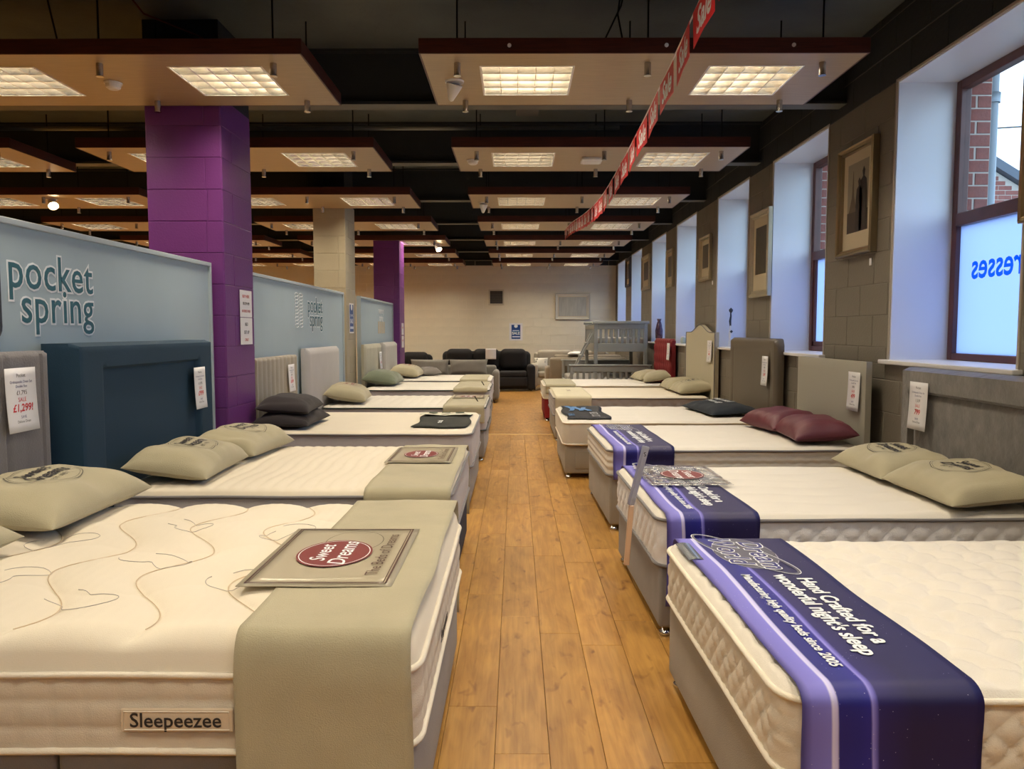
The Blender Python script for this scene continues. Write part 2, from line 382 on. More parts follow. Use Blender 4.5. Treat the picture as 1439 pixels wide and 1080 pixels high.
# ---------------------------------------------------------------- suspended ceiling panels with recessed louvre lights
LS = .60
def area(parent, loc, size, watts, rgb=LAMP_RGB):
    l = bpy.data.lights.new('lamp', 'AREA'); l.shape = 'SQUARE'; l.size = size; l.energy = watts; l.color = rgb
    o = bpy.data.objects.new('lamp', l); COL.objects.link(o); o.location = loc; o.parent = parent; return o
def louvre_mesh():
    mb = MB(); s = LS/2-.012; 
    for i in range(6):
        x = -s+2*s*i/5; q = len(mb.v); mb.v += [(x-.0025,-s,0),(x+.0025,-s,0),(x+.0085,-s,.05),(x-.0085,-s,.05),(x-.0025,s,0),(x+.0025,s,0),(x+.0085,s,.05),(x-.0085,s,.05)]; mb.f += [tuple(q+i for i in t) for t in ((0,1,2,3),(7,6,5,4),(0,4,5,1),(1,5,6,2),(2,6,7,3),(3,7,4,0))]
    for j in range(5):
        y = -s+2*s*j/4; q = len(mb.v)
        # parabolic cross blades: wide at top, thin at the bottom lip
        mb.v += [(-s,y-.003,0),(-s,y+.003,0),(-s,y+.0124,.05),(-s,y-.0124,.05),(s,y-.003,0),(s,y+.003,0),(s,y+.0124,.05),(s,y-.0124,.05)]
        mb.f += [tuple(q+i for i in t) for t in ((0,1,2,3),(7,6,5,4),(0,4,5,1),(1,5,6,2),(2,6,7,3),(3,7,4,0))]
    return mb
LOUV = None; HOUS = None
_panel = {}
def panel(x0, x1, y0, y1, lx, label, group, z=3.12, T=.09, caps=None, watts=LAMP_W):
    global LOUV, HOUS
    w, d = x1-x0, y1-y0; cx, cy = (x0+x1)/2, (y0+y1)/2; key = (round(w, 2), round(d, 2), tuple(round(q-cx, 2) for q in lx))
    t = thing('ceiling_panel', label, 'ceiling panel', (cx, cy, z), 0, group)
    lys = -d/2+.52
    if key not in _panel:
        b = MB(); xs = [-w/2+.012]
        for q in lx: xs += [q-cx-LS/2, q-cx+LS/2]
        xs.append(w/2-.012); ys = [-d/2+.012, lys-LS/2, lys+LS/2, d/2-.012]
        for i in range(len(xs)-1):
            for j in range(3):
                if j == 1 and i % 2 == 1: continue
                b.box(xs[i], ys[j], 0, xs[i+1], ys[j+1], .018)
        bd = b.build('veneer_board', BEECH, t)
        f = MB(); f.rbox(-w/2, -d/2, -.001, w/2, -d/2+.012, T, .002, 1); f.rbox(-w/2, d/2-.012, -.001, w/2, d/2, T, .002, 1)
        f.rbox(-w/2, -d/2+.012, -.001, -w/2+.012, d/2-.012, T, .002, 1); f.rbox(w/2-.012, -d/2+.012, -.001, w/2, d/2-.012, T, .002, 1)
        fo = f.build('dark_edge', MAHOG, t)
        c = MB().lathe([(.021, 0), (.021, .075)], n=14); c.lathe([(.024, -.004), (.024, 0)], n=14)
        r = MB().tube([(0,0,0), (0,0,ZC-z-.075)], .006, 6)
        ca = c.build('fixing_cap', STEEL); rr = r.build('hanging_rod', ROD)
        _panel[key] = (bd.data, fo.data, ca.data, rr.data); bpy.data.objects.remove(ca); bpy.data.objects.remove(rr)
    else:
        for nm, k_ in (('veneer_board', 0), ('dark_edge', 1)): link(nm, _panel[key][k_], None, t)
    for px, py in (caps or [(-w/2+.22, -d/2+.17), (-w/2+.22, d/2-.12), (w/2-.22, -d/2+.17), (w/2-.22, d/2-.12), (0.05, -d/2+.17), (0.05, d/2-.12)]):
        o = link('fixing_cap', _panel[key][2], None, t); o.location = (px, py, -.075)
        o = link('hanging_rod', _panel[key][3], None, t); o.location = (px, py, 0)
    for q in lx:
        if LOUV is None:
            s = LS/2
            hb = MB(); hb.box(-s,-s,.055,-s+.006,s,.088); hb.box(s-.006,-s,.055,s,s,.088); hb.box(-s,-s,.055,s,-s+.006,.088); hb.box(-s,s-.006,.055,s,s,.088); hb.box(-s,-s,.085,s,s,.09)
            hb.box(-s,-s,-.003,s,-s+.012,.055); hb.box(-s,s-.012,-.003,s,s,.055); hb.box(-s,-s+.012,-.003,-s+.012,s-.012,.055); hb.box(s-.012,-s+.012,-.003,s,s-.012,.055)
            h = hb.build('light_fitting', mat('white_light_tray', (235,232,225), .5), t); HOUS = h.data
            lo = louvre_mesh().build('louvre', ALU, h); LOUV = lo.data
        else:
            h = link('light_fitting', HOUS, None, t); lo = link('louvre', LOUV, None, h)
        h.location = (q-cx, lys, .0)
        if watts: area(h, (0, 0, .078), LS-.08, watts)
    return t
ROWY = [-2.36, .0, 2.37, 4.735, 7.09, 9.50, 11.85, 14.20, 16.55, 18.90]
ORD = ['third row behind the camera and', 'second row behind the camera and', 'nearest but out of sight', 'nearest', 'second', 'third', 'fourth', 'fifth', 'sixth', 'farthest']
cols = [(-.585, 2.12, (.07, 1.51), 'over the aisle and right-hand beds', 'A'), (-4.0, -1.29, (-3.34, -1.90), 'over the left-hand beds', 'B'),
        (-7.25, -4.60, (-6.62, -5.22), 'beyond the partitions on the left', 'C'), (-10.6, -7.9, (-9.95, -8.55), 'near the far left wall', 'D')]
for x0, x1, lx, ds, cn in cols:
    for i, y in enumerate(ROWY):
        if i < 3 and cn not in 'AB': continue
        if cn == 'D' and i < 4: continue
        panel(x0, x1, y, y+1.07, lx, 'wood veneer ceiling panel with louvre lights, %s row, %s' % (ORD[i], ds) if i > 2 else 'wood veneer ceiling panel %s, %s' % (['two rows behind the camera', 'just behind the camera', 'directly above the camera'][i], ds), 'ceiling panels '+ds)
# things fixed under the panels
def detector(x, y, label):
    t = thing('smoke_detector', label, 'smoke detector', (x, y, 3.12)); MB().lathe([(.03,-.045),(.045,-.035),(.05,-.018),(.052,0)], n=20).build('detector_head', PLAST, t); MB().lathe([(.056,-.012),(.058,-.001)], n=20).build('mounting_base', PLAST, t)
detector(-2.70, 5.27, 'round white smoke detector on the nearest panel over the left beds')
detector(-.42, 7.62, 'round white smoke detector under the second panel over the aisle')
def spot(x, y, label, tilt=(20, 15), lit=False, z=3.12):
    t = thing('spotlight', label, 'spotlight', (x, y, z)); MB().lathe([(.062,-.012),(.065,-.001)], n=22).build('mounting_rose', PLAST, t)
    M = Matrix.Translation((0,0,-.02)) @ Matrix.Rotation(math.radians(tilt[0]), 4, 'X') @ Matrix.Rotation(math.radians(tilt[1]), 4, 'Y')
    if lit:
        autosmooth(MB().lathe([(.022, 0), (.05, -.02), (.06, -.12), (.052, -.115)], n=22, M=M).build('lamp_housing', PLAST, t))
        MB().lathe([(.05, -.119), (.045, -.124)], n=22, M=M).build('lit_bulb', mat('lit_bulb', (255,240,210), .5, emit=((255,226,180), 14)), t)
    else: autosmooth(MB().lathe([(.055, 0), (.05, -.02), (.016, -.105), (.004, -.112)], n=22, M=M).build('cone_shade', PLAST, t))
    return t
spot(-.41, 5.25, 'white cone-shaped spotlight hanging under the nearest panel over the aisle')
spot(-.42, 10.12, 'small white cone spotlight under the third panel over the aisle', (10, 5))
spot(-1.52, 14.9, 'small lit white spotlight tilted under the fifth panel near the aisle', (-35, -25), True)
spot(-5.85, 9.8, 'bright lit spotlight beyond the partition at far left', (-40, -30), True)
e = thing('emergency_light', 'square flat emergency light fitting under the second aisle panel', 'light', (.73, 7.58, 3.12))
MB().rbox(-.1, -.1, -.03, .1, .1, 0, .008).build('housing', PLAST, e); MB().rbox(-.08, -.08, -.036, .08, .08, -.028, .004).build('diffuser', mat('milky_diffuser', (235,232,225), .3), e)
# bolts on the nearest fascia
for i, bx in enumerate((-.04, .90, 1.66)):
    o = MB().lathe([(.012,0),(.012,.006),(.006,.009)], n=12, M=Matrix.Translation((bx, 4.735, 3.165)) @ Matrix.Rotation(math.pi/2, 4, 'X')).build('edge_screw_cap', PLAST)
    tag(o, ['small round white cap on the dark panel edge, leftmost of three', 'small round white cap on the dark panel edge, middle of three', 'small round white cap on the dark panel edge, rightmost of three'][i], 'cap', 'white caps on the nearest panel edge')
# loose cables
for i, pts in enumerate([[(-3.0, 5.0, 3.75), (-2.95, 5.0, 3.5), (-2.9, 5.02, 3.21)], [(.72, 5.0, 3.75), (.66, 5.0, 3.5), (.52, 5.0, 3.21)], [(.68, 5.0, 3.75), (.64, 5.0, 3.45), (.69, 5.0, 3.21)], [(-2.6,5.1,3.75),(-2.4,5.1,3.5),(-2.05,5.1,3.36),(-1.95,5.1,3.3),(-2.0,5.1,3.21)]]):
    o = MB().tube(pts, .006, 6).build('cable', mat('red_cable', (90,26,20), .6) if i == 3 else ROD); tag(o, ['black cable dropping onto the nearest left ceiling panel', 'slanting black cable above the nearest aisle panel, left strand', 'upright black cable above the nearest aisle panel, right strand', 'thin dark red cable looping above the nearest left panel'][i], 'cable')

# ---------------------------------------------------------------- pillars
def pillar(x0, x1, y0, y1, z1, m, label):
    zt_ = min(z1, 3.2); t = MB().box(x0, y0, 0, x1, y1, zt_).build('pillar', m); tag(t, label, 'pillar', 'block pillars along the partitions'); it = []
    if z1 > 3.3: MB().box(x0, y0, 3.2, x1, y1, z1).build('black_top', BLACKP, t)  # upper length is black instead of the pillar colour
    z1 = zt_; n = int(math.ceil(z1/CH))
    for i in range(n):
        za, zb = max(0, ZH-14*CH+i*CH), min(z1, ZH-14*CH+(i+1)*CH)
        if zb-za < .03: continue
        sp_ = x0+(x1-x0)*(.78 if i % 2 else .2); cuts = [(x0, sp_), (sp_, x1)] if i % 2 else [(x0, x0+.8*(x1-x0)), (x0+.8*(x1-x0), x1)] if i % 4 else [(x0, x1)]
        for a, b in cuts: it.append((((a+b)/2, y0, (za+zb)/2), 0, b-a, zb-za, m))
        for a, b in ([(y0, y1)] if i % 2 else [(y0, y0+.2), (y0+.2, y1)]): it.append(((x1, (a+b)/2, (za+zb)/2), math.pi/2, b-a, zb-za, m))
    place_blocks(t, it); return t
pillar(-2.76, -2.20, 5.83, 6.46, ZC, PURPLE, 'purple painted block pillar nearest the camera')
pillar(-2.76, -2.33, 10.58, 11.2, ZC, mat('tan_masonry_paint', (166,156,132), .5, var=.05, vs=3, bump=.2, bs=90), 'beige painted block pillar between the two purple ones')
pillar(-2.62, -2.15, 14.25, 14.85, 3.116, PURPLE, 'farther purple painted block pillar near the sofas')

# ---------------------------------------------------------------- display partitions
def partition(y0, y1, label, z1=1.97, X=-2.3):
    t = thing('partition', label, 'partition', (X, (y0+y1)/2, 0), 0, 'blue-grey display partitions'); h = (y1-y0)/2
    MB().box(-.03, -h+.03, .0, 0, h-.03, z1-.03).build('board', PARTN, t)
    MB().rbox(-.045, -h, z1-.03, .02, h, z1, .004).build('top_rail', PARTE, t)
    for s in (-1, 1): MB().rbox(-.045, s*h-(.03 if s > 0 else 0), 0, .02, s*h+(0 if s > 0 else .03), z1-.03, .004).build('end_post', PARTE, t)
    return t
p1 = partition(.2, 5.80, 'pale blue-grey partition with large pocket spring lettering, nearest camera')
p2 = partition(6.6, 10.25, 'pale blue-grey partition between the near purple and beige pillars')
p3 = partition(11.25, 14.22, 'pale blue-grey partition beyond the beige pillar', X=-2.28)
def ptext(p, s, y, z, size, sp=1.0, sq=1.0):
    yy = y-p.location.y
    for m, b, x in ((WPRINT, size*.045, .0015), (TEALP, size*.006, .003)):
        text(s, size, m, p, (x, yy, z), (0,1,0), (0,0,1), bold=b, spacing=sp, align='RIGHT', squash=sq)
ptext(p1, 'pocket', 4.19, 1.735, .245, 1.06, .98); ptext(p1, 'spring', 4.19, 1.575, .245, 1.06, .98)
def spring_icon(p, y, z0, z1, w, m):
    mb = MB(); n = 10; yy = y-p.location.y; h = (z1-z0)/n
    for i in range(n):
        c = [(0.004, yy+w/2*math.cos(t), z0+h*(i+.5)+h*.52*math.sin(t)) for t in [2*math.pi*k/14 for k in range(14)]]
        mb.tube(c, .004, 4, closed=True)
    mb.build('spring_print', m, p)
for yy in (3.24, 3.36): spring_icon(p1, yy, 1.44, 1.86, .10, mat('dark_outline', (60,62,70), .5))
mb = MB(); a, b, z0, z1 = 3.43-p1.location.y, 3.18-p1.location.y, 1.42, 1.89
def rr_path(y0, y1, z0, z1, r, n=5):
    pts = []
    for cy, cz, a0 in ((y1-r, z1-r, 0), (y0+r, z1-r, 90), (y0+r, z0+r, 180), (y1-r, z0+r, 270)):
        for k in range(n+1):
            t = math.radians(a0+90*k/n); pts.append((.004, cy+r*math.cos(t), cz+r*math.sin(t)))
    return pts
MB().tube(rr_path(b, a, z0, z1, .06), .005, 5, closed=True).build('outline_print', mat('dark_outline', (60,62,70), .5), p1)
ptext(p2, 'pocket', 9.15, 1.745, .25, 1.0, .92); ptext(p2, 'spring', 9.15, 1.59, .25, 1.0, .92)
for yy in (8.08, 8.24): spring_icon(p2, yy, 1.5, 1.86, .12, WPRINT)
text('memory', .15, WPRINT, p3, (.002, 13.05-p3.location.y, 1.80), (0,1,0), (0,0,1), bold=.002)
text('spring', .15, WPRINT, p3, (.002, 13.05-p3.location.y, 1.68), (0,1,0), (0,0,1), bold=.002)
for k in range(4): MB().box(0, 12.75+k*.17-p3.location.y, 1.42, .003, 12.86+k*.17-p3.location.y, 1.62).build('printed_bar', mat('tan_print', (190,176,150), .6), p3)

# ---------------------------------------------------------------- paper signs and price cards
def card(name, label, loc, rz, w, h, lines, curl=.012, group='paper price cards', mat_=PAPER, tilt=0):
    """local: card in the YZ plane facing +X"""
    t = thing(name, label, 'price card', loc, rz, group); t.rotation_euler = (tilt, 0, rz)
    def S(y, z): return .004+curl*((z/h+.5)**2*0+(.5-z/h)**2)*1.0
    def fn(u, v): y, z = (u-.5)*w, (v-.5)*h; return (S(y, z), y, z)
    o = MB().grid(2, 8, fn, False).build('sheet', mat_, t, True)
    so = o.modifiers.new('s', 'SOLIDIFY'); so.thickness = .0012; so.offset = -1
    for s, z, size, m, kw in lines:
        text(s, size, m, t, (0, 0, z*h), (0,1,0), (0,0,1), conform=lambda c: Vector((S(c.y, c.z)+.0012, c.y, c.z)), extrude=0, **kw)
    return t
R_, B_, N_ = REDP, BPRINT, NAVYP
def price_lines(a, b, s=1.0, was=''):
    return [('Pocket', .38, .022*s, B_, {}), ('Orthopaedic Divan Set', .28, .016*s, N_, {}), ('Double Size', .21, .016*s, N_, {}), (was, .11, .026*s, B_, {}), ('SALE', .0, .026*s, R_, {}), (b, -.13, .045*s, R_, dict(bold=.001, shear=.15)), ('SAVE', -.27, .017*s, N_, {}), ('Deluxe Divan', -.34, .016*s, B_, {})]

# ---------------------------------------------------------------- bed building
def rrect(L, Wd, r, n=6, step=.03):
    """rounded rectangle outline x in [0,L], y in [-W/2,W/2]; list of (x,y,nx,ny,s)"""
    pts = []; hw = Wd/2
    def seg(p, q, nrm):
        d = math.hypot(q[0]-p[0], q[1]-p[1]); k = max(1, int(d/step))
        for i in range(k): pts.append((p[0]+(q[0]-p[0])*i/k, p[1]+(q[1]-p[1])*i/k, *nrm))
    def arc(cx, cy, a0):
        for i in range(n):
            t = math.radians(a0+90*i/n); pts.append((cx+r*math.cos(t), cy+r*math.sin(t), math.cos(t), math.sin(t)))
    seg((r, -hw), (L-r, -hw), (0, -1)); arc(L-r, -hw+r, -90); seg((L, -hw+r), (L, hw-r), (1, 0)); arc(L-r, hw-r, 0)
    seg((L-r, hw), (r, hw), (0, 1)); arc(r, hw-r, 90); seg((0, hw-r), (0, -hw+r), (-1, 0)); arc(r, -hw+r, 180)
    out = []; s = 0
    for i, p in enumerate(pts):
        if i: s += math.hypot(p[0]-pts[i-1][0], p[1]-pts[i-1][1])
        out.append((*p, s))
    return out
def smooth01(t): t = max(0, min(1, t)); return t*t*(3-2*t)
def mattress(label, loc, rz, L, Wd, H, crown, ftop, fside, mt, ms, mp, res=.02, r=.09, nz=8, step=.03, tag_text=None, pr=.009, re=.06, side_vis=True):
    t = thing('mattress', label, 'mattress', loc, rz, 'display mattresses'); hw = Wd/2; zt = H-crown
    nx, ny = int(L/res), int(Wd/res)
    def fn(u, v):
        X, Y = u*L, (v-.5)*Wd; e = min(X, L-X, hw-abs(Y)); qx = X; qy = Y
        # corner rounding
        cx = r if X < r else (L-r if X > L-r else None)
        if cx is not None and abs(Y) > hw-r:
            dx, dy = X-cx, Y-math.copysign(hw-r, Y); m = max(abs(dx), abs(dy)); d = math.hypot(dx, dy)
            if d > 1e-9: qx, qy = cx+dx/d*m, math.copysign(hw-r, Y)+dy/d*m
        k = min(1, e/re); z = zt+crown*math.sqrt(max(0, 1-(1-k)**2))
        return (qx, qy, z+ftop(qx, qy)*smooth01(e/.06))
    MB().grid(nx, ny, fn).build('quilted_top', mt, t, True)
    O = rrect(L, Wd, r, step=step); n = len(O); mb = MB()
    for j in range(nz+1):
        z = zt*j/nz
        for (x, y, a, b, s) in O:
            d = .006*math.sin(math.pi*j/nz)+fside(s, z)*math.sin(math.pi*min(1, max(0, j/nz)))**.5
            mb.v.append((x+a*d, y+b*d, z))
    for j in range(nz):
        for i in range(n): mb.f.append((j*n+i, j*n+(i+1) % n, (j+1)*n+(i+1) % n, (j+1)*n+i))
    mb.f.append(tuple(reversed(range(n))))
    mb.build('side_border', ms, t, True)
    O2 = rrect(L, Wd, r, step=.08)
    for z in (zt, .011): MB().tube([(x+a*.003, y+b*.003, z+.0012*math.sin(s*9)) for x, y, a, b, s in O2], pr, 6, closed=True).build('piping', mp, t, True)
    return t
def ftuft(px, py, amp):
    return lambda x, y: amp*(abs(math.sin(math.pi*x/px))*abs(math.sin(math.pi*y/py)))**.5-amp
def fribs(p, amp): return lambda x, y: amp*abs(math.sin(math.pi*(x+.012*math.sin(y*9))/p))**.6-amp
def fwave(x, y):
    ph = (x+.16*y+.085*math.sin(2*math.pi*(y+.2*x)/.62))/.30
    v = abs(math.sin(math.pi*ph))**.45
    ph2 = (y+.05*math.sin(2*math.pi*x/.55))/.42; v2 = abs(math.sin(math.pi*ph2))**.3
    return .030*v+.007*v2-.037+.0006*math.sin(x*420)*v
def fpuff(x, y):
    a = (x+.018*math.sin(y*38)); b = (y+.02*math.sin(x*31)+(.06 if int(math.floor(a/.11)) % 2 else 0))
    return .022*(abs(math.sin(math.pi*a/.11))**.5*abs(math.sin(math.pi*b/.12))**.5)-.022
def fsoft(amp, sc): return lambda x, y: amp*(noise.noise(Vector((x*sc, y*sc, 3.1)))-.5)-amp*.3
def fwavy_x(x, y): return .007*abs(math.sin(math.pi*(y+.03*math.sin(x*8))/.2))**.5-.007
def fscrib(x, y):
    n = noise.noise(Vector((x*6, y*6, .4))); return -.006*max(0, 1-abs(n-.05)*14)-.001
def s_diamond(p, amp):
    return lambda s, z: -amp*max(0, 1-min(abs(((s+z) % p)-p/2), abs(((s-z) % p)-p/2))/(.16*p))
def s_grid(px, pz, amp): return lambda s, z: amp*(abs(math.sin(math.pi*s/px))**.4*abs(math.sin(math.pi*z/pz))**.4)-amp
def s_vert(px, amp): return lambda s, z: amp*abs(math.sin(math.pi*s/px))**.4-amp
s_flat = lambda s, z: .004*math.sin(s*5)
s_lat = lambda s, z: .015*abs(math.sin(math.pi*(z+.006*math.cos(s*2*math.pi/.09)*(1 if .08 < z < .2 else 0))/.05))**.5-.015

def divan(label, loc, rz, L, Wd, H, m, foot='chrome', drawer=True, leg_h=.045):
    t = thing('divan_base', label, 'bed base', loc, rz, 'divan bases'); hw = Wd/2; i = .015
    g = .004; mid = L*.5
    for nm, a, b in (('base_half', i, mid-g), ('base_half', mid+g, L-i)):
        autosmooth(MB().rbox(a, -hw+i, leg_h, b, hw-i, H, .018, 3).build(nm, m, t))
    for s in (-1, 1):
        y = s*(hw-i)
        if drawer: autosmooth(MB().rbox(.12, min(y-s*.01, y+s*.008), leg_h+.05, mid-.1, max(y-s*.01, y+s*.008), H-.06, .006, 2).build('drawer_front', m, t))
        for x in (.1, L-.1):
            if foot == 'chrome': MB().lathe([(.028, 0), (.03, .004), (.03, .018), (.018, .026), (.012, leg_h)], c=(x-.045 if x < 1 else x, s*(hw-.06), 0), n=14).build('glide_foot', CHROME, t, True)
            else: MB().lathe([(.02, 0), (.024, leg_h)], c=(x, s*(hw-.06), 0), n=12).build('glide_foot', ROD, t, True)
    return t

def headboard(label, loc, rz, Wd, H, T, m, relief=None, top=None, res=.02, piping=None, buttons=None, edge=.02, bm=None, parts=None, legz=.0, z0=.30):
    """local: board in the YZ plane, front faces -X (towards the foot), back at x=T"""
    t = thing('headboard', label, 'headboard', loc, rz, 'headboards'); hw = Wd/2; top = top or (lambda y: H); relief = relief or (lambda y, z: 0)
    ny, nz = max(6, int(Wd/res)), max(6, int((H-z0)/res)); mb = MB(); V = {}
    def rnd_(y, z):
        e = min(hw-abs(y), top(y)-z, .3); k = smooth01(e/edge) if e < edge else 1
        return (1-math.sqrt(max(0, 1-(1-min(1, e/edge))**2)))*edge
    for i in range(ny+1):
        y = -hw+Wd*i/ny
        for j in range(nz+1):
            z = z0+(top(y)-z0)*j/nz; V[i, j] = len(mb.v); mb.v.append((rnd_(y, z)-relief(y, z)*smooth01(min(hw-abs(y), top(y)-z)/.02), y, z))
    for i in range(ny):
        for j in range(nz): mb.f.append((V[i, j], V[i, j+1], V[i+1, j+1], V[i+1, j]))
    ring = [V[i, 0] for i in range(ny+1)]+[V[ny, j] for j in range(1, nz+1)]+[V[i, nz] for i in range(ny-1, -1, -1)]+[V[0, j] for j in range(nz-1, 0, -1)]
    b = len(mb.v); mb.v += [(T, mb.v[q][1], mb.v[q][2]) for q in ring]; n = len(ring)
    for i in range(n): mb.f.append((ring[i], ring[(i+1) % n], b+(i+1) % n, b+i))
    mb.f.append(tuple(b+i for i in reversed(range(n))))
    autosmooth(mb.build('upholstered_panel', m, t), 50)
    for s in (-1, 1): MB().rbox(T-.028, s*hw*.6-.025, 0, T-.003, s*hw*.6+.025, z0+.02, .003, 1).build('strut', mat('pine_strut', (170,140,100), .7), t)
    if piping:
        pts = [(.004, mb.v[q][1], mb.v[q][2]) for q in ring]; MB().tube([p for p in pts if p[2] > z0+.01], .006, 6, cap=True).build('piping', piping, t, True)
    for (y, z) in (buttons or []):
        MB().lathe([(.012, 0), (.010, .006), (.003, .009)], n=12, M=Matrix.Translation((-relief(y, z)+.002, y, z)) @ Matrix.Rotation(-math.pi/2, 4, 'Y')).build('button', bm or m, t, True)
    return t
def groove(d, w=.012): return max(0, 1-abs(d)/w)

def pillow(label, loc, rz, wy, dx, h, m, N=26, tilt=0, seed=0, sag=.0, logo=None, cat='pillow', name='pillow', group='pillows on the display beds', flap=0, logo_y=0, lsc=1.3, wr=.022):
    t = thing(name, label, cat, (loc[0], loc[1], loc[2]+math.sin(abs(tilt))*dx*.27), rz, group); t.rotation_euler = (0, -tilt, rz)
    def outline(u, v): return dx/2*u*(1-.07*(1-v*v)), wy/2*v*(1-.06*(1-u*u))
    def th(u, v): return h*(max(0, 1-abs(u)**3.4)*max(0, 1-abs(v)**4.2))**.55
    def wrk(x, y, u, v):
        e = max(abs(u), abs(v)); n1 = noise.noise(Vector((x*7+seed*3.7, y*7, seed))); n2 = noise.noise(Vector((x*3+seed, y*18, seed*2.0)))
        return wr*(.6*n1+.8*n2*smooth01((e-.3)/.5))*smooth01((1-e)/.12)
    def topz(x, y):
        u, v = x/(dx/2), y/(wy/2)
        for _ in range(2): a, b = 1-.07*(1-min(1, v*v)), 1-.06*(1-min(1, u*u)); u, v = x/(dx/2*a), y/(wy/2*b)
        u = max(-1, min(1, u)); v = max(-1, min(1, v)); return h*.30+th(u, v)*.70+wrk(x, y, u, v)-sag*abs(v)
    def f1(a, b):
        u, v = math.sin((a-.5)*math.pi*.999), math.sin((b-.5)*math.pi*.999); x, y = outline(u, v); return (x, y, h*.30+th(u, v)*.70+wrk(x, y, u, v)-sag*abs(v))
    def f2(a, b):
        u, v = math.sin((a-.5)*math.pi*.999), math.sin((b-.5)*math.pi*.999); x, y = outline(u, v); return (x, y, h*.30-th(u, v)*.30-sag*abs(v)*0)
    mb = MB().grid(N, N, f1); mb.grid(N, N, f2, True); mb.build('cover', m, t, True)
    if flap: # pillowcase hem at one short end
        s = flap; O = [(dx/2*.99*u*(1-.0), s*(wy/2*.965), h*.30) for u in [-1+2*k/10 for k in range(11)]]
    if logo:
        cf = lambda c: Vector((c.x, c.y, topz(c.x, c.y)+.0035))
        xd, yd = (0, -1, 0), (1, 0, 0); ly = logo_y
        def sub(body, size, dxo, **k):
            me = text_mesh(body, size*lsc, **k); text(body, size*lsc, logo, t, (dxo*lsc, ly, 0), xd, yd, conform=cf, **k)
        sub('Sweet', .058, .035, shear=.2, bold=.002, extrude=0); sub('Dreams', .060, -.015, shear=.2, bold=.002, extrude=0); sub('EST 1981', .022, -.055, extrude=0)
        flat_ring(-.005*lsc, ly, 0, .095*lsc, .135*lsc, .003, logo, t, conform=cf); flat_ring(-.005*lsc, ly, 0, .087*lsc, .127*lsc, .0015, logo, t, conform=cf)
    return t

def stripe_mat():
    m = bpy.data.materials.new('printed_navy_banner'); m.use_nodes = True; t = m.node_tree; p = t.nodes['Principled BSDF']
    uv = t.nodes.new('ShaderNodeUVMap'); sx = t.nodes.new('ShaderNodeSeparateXYZ'); t.links.new(uv.outputs[0], sx.inputs[0])
    n = t.nodes.new('ShaderNodeTexNoise'); n.inputs['Scale'].default_value = 1.6; n.inputs['Detail'].default_value = 0; t.links.new(uv.outputs[0], n.inputs['Vector'])
    ma = t.nodes.new('ShaderNodeMath'); ma.operation = 'MULTIPLY_ADD'; ma.inputs[1].default_value = .10; t.links.new(n.outputs['Fac'], ma.inputs[0])
    sb = t.nodes.new('ShaderNodeMath'); sb.operation = 'SUBTRACT'; sb.inputs[1].default_value = .05; t.links.new(sx.outputs[0], sb.inputs[0]); t.links.new(sb.outputs[0], ma.inputs[2])
    r = t.nodes.new('ShaderNodeValToRGB'); e = r.color_ramp.elements
    stops = [(0, (70,66,140)), (.05, (112,106,190)), (.15, (122,118,206)), (.16, (210,206,240)), (.185, (190,186,236)), (.195, (26,24,116)), (.30, (22,26,124)), (.365, (34,32,136)), (.375, (140,134,214)), (.395, (96,90,180)), (.41, (32,24,96)), (.6, (22,15,70)), (1, (24,18,76))]
    e[0].position = 0; e[0].color = (*lin(stops[0][1]), 1); e[1].position = 1; e[1].color = (*lin(stops[-1][1]), 1)
    for q, c in stops[1:-1]: k = e.new(q); k.color = (*lin(c), 1)
    t.links.new(ma.outputs[0], r.inputs[0])
    v = t.nodes.new('ShaderNodeTexVoronoi'); v.inputs['Scale'].default_value = 70; tc = t.nodes.new('ShaderNodeTexCoord'); t.links.new(tc.outputs['Object'], v.inputs['Vector'])
    v2 = t.nodes.new('ShaderNodeTexNoise'); v2.inputs['Scale'].default_value = 9; t.links.new(tc.outputs['Object'], v2.inputs['Vector'])
    lt = t.nodes.new('ShaderNodeMath'); lt.operation = 'LESS_THAN'; lt.inputs[1].default_value = .07; t.links.new(v.outputs['Distance'], lt.inputs[0])
    g2 = t.nodes.new('ShaderNodeMath'); g2.operation = 'GREATER_THAN'; g2.inputs[1].default_value = .52; t.links.new(v2.outputs['Fac'], g2.inputs[0])
    ml = t.nodes.new('ShaderNodeMath'); ml.operation = 'MULTIPLY'; t.links.new(lt.outputs[0], ml.inputs[0]); t.links.new(g2.outputs[0], ml.inputs[1])
    mx = t.nodes.new('ShaderNodeMix'); mx.data_type = 'RGBA'; t.links.new(ml.outputs[0], mx.inputs[0]); t.links.new(r.outputs[0], mx.inputs[6]); mx.inputs[7].default_value = (*lin((190,188,215)), 1)
    t.links.new(mx.outputs[2], p.inputs['Base Color']); p.inputs['Roughness'].default_value = .55; return m
BANNER = stripe_mat()
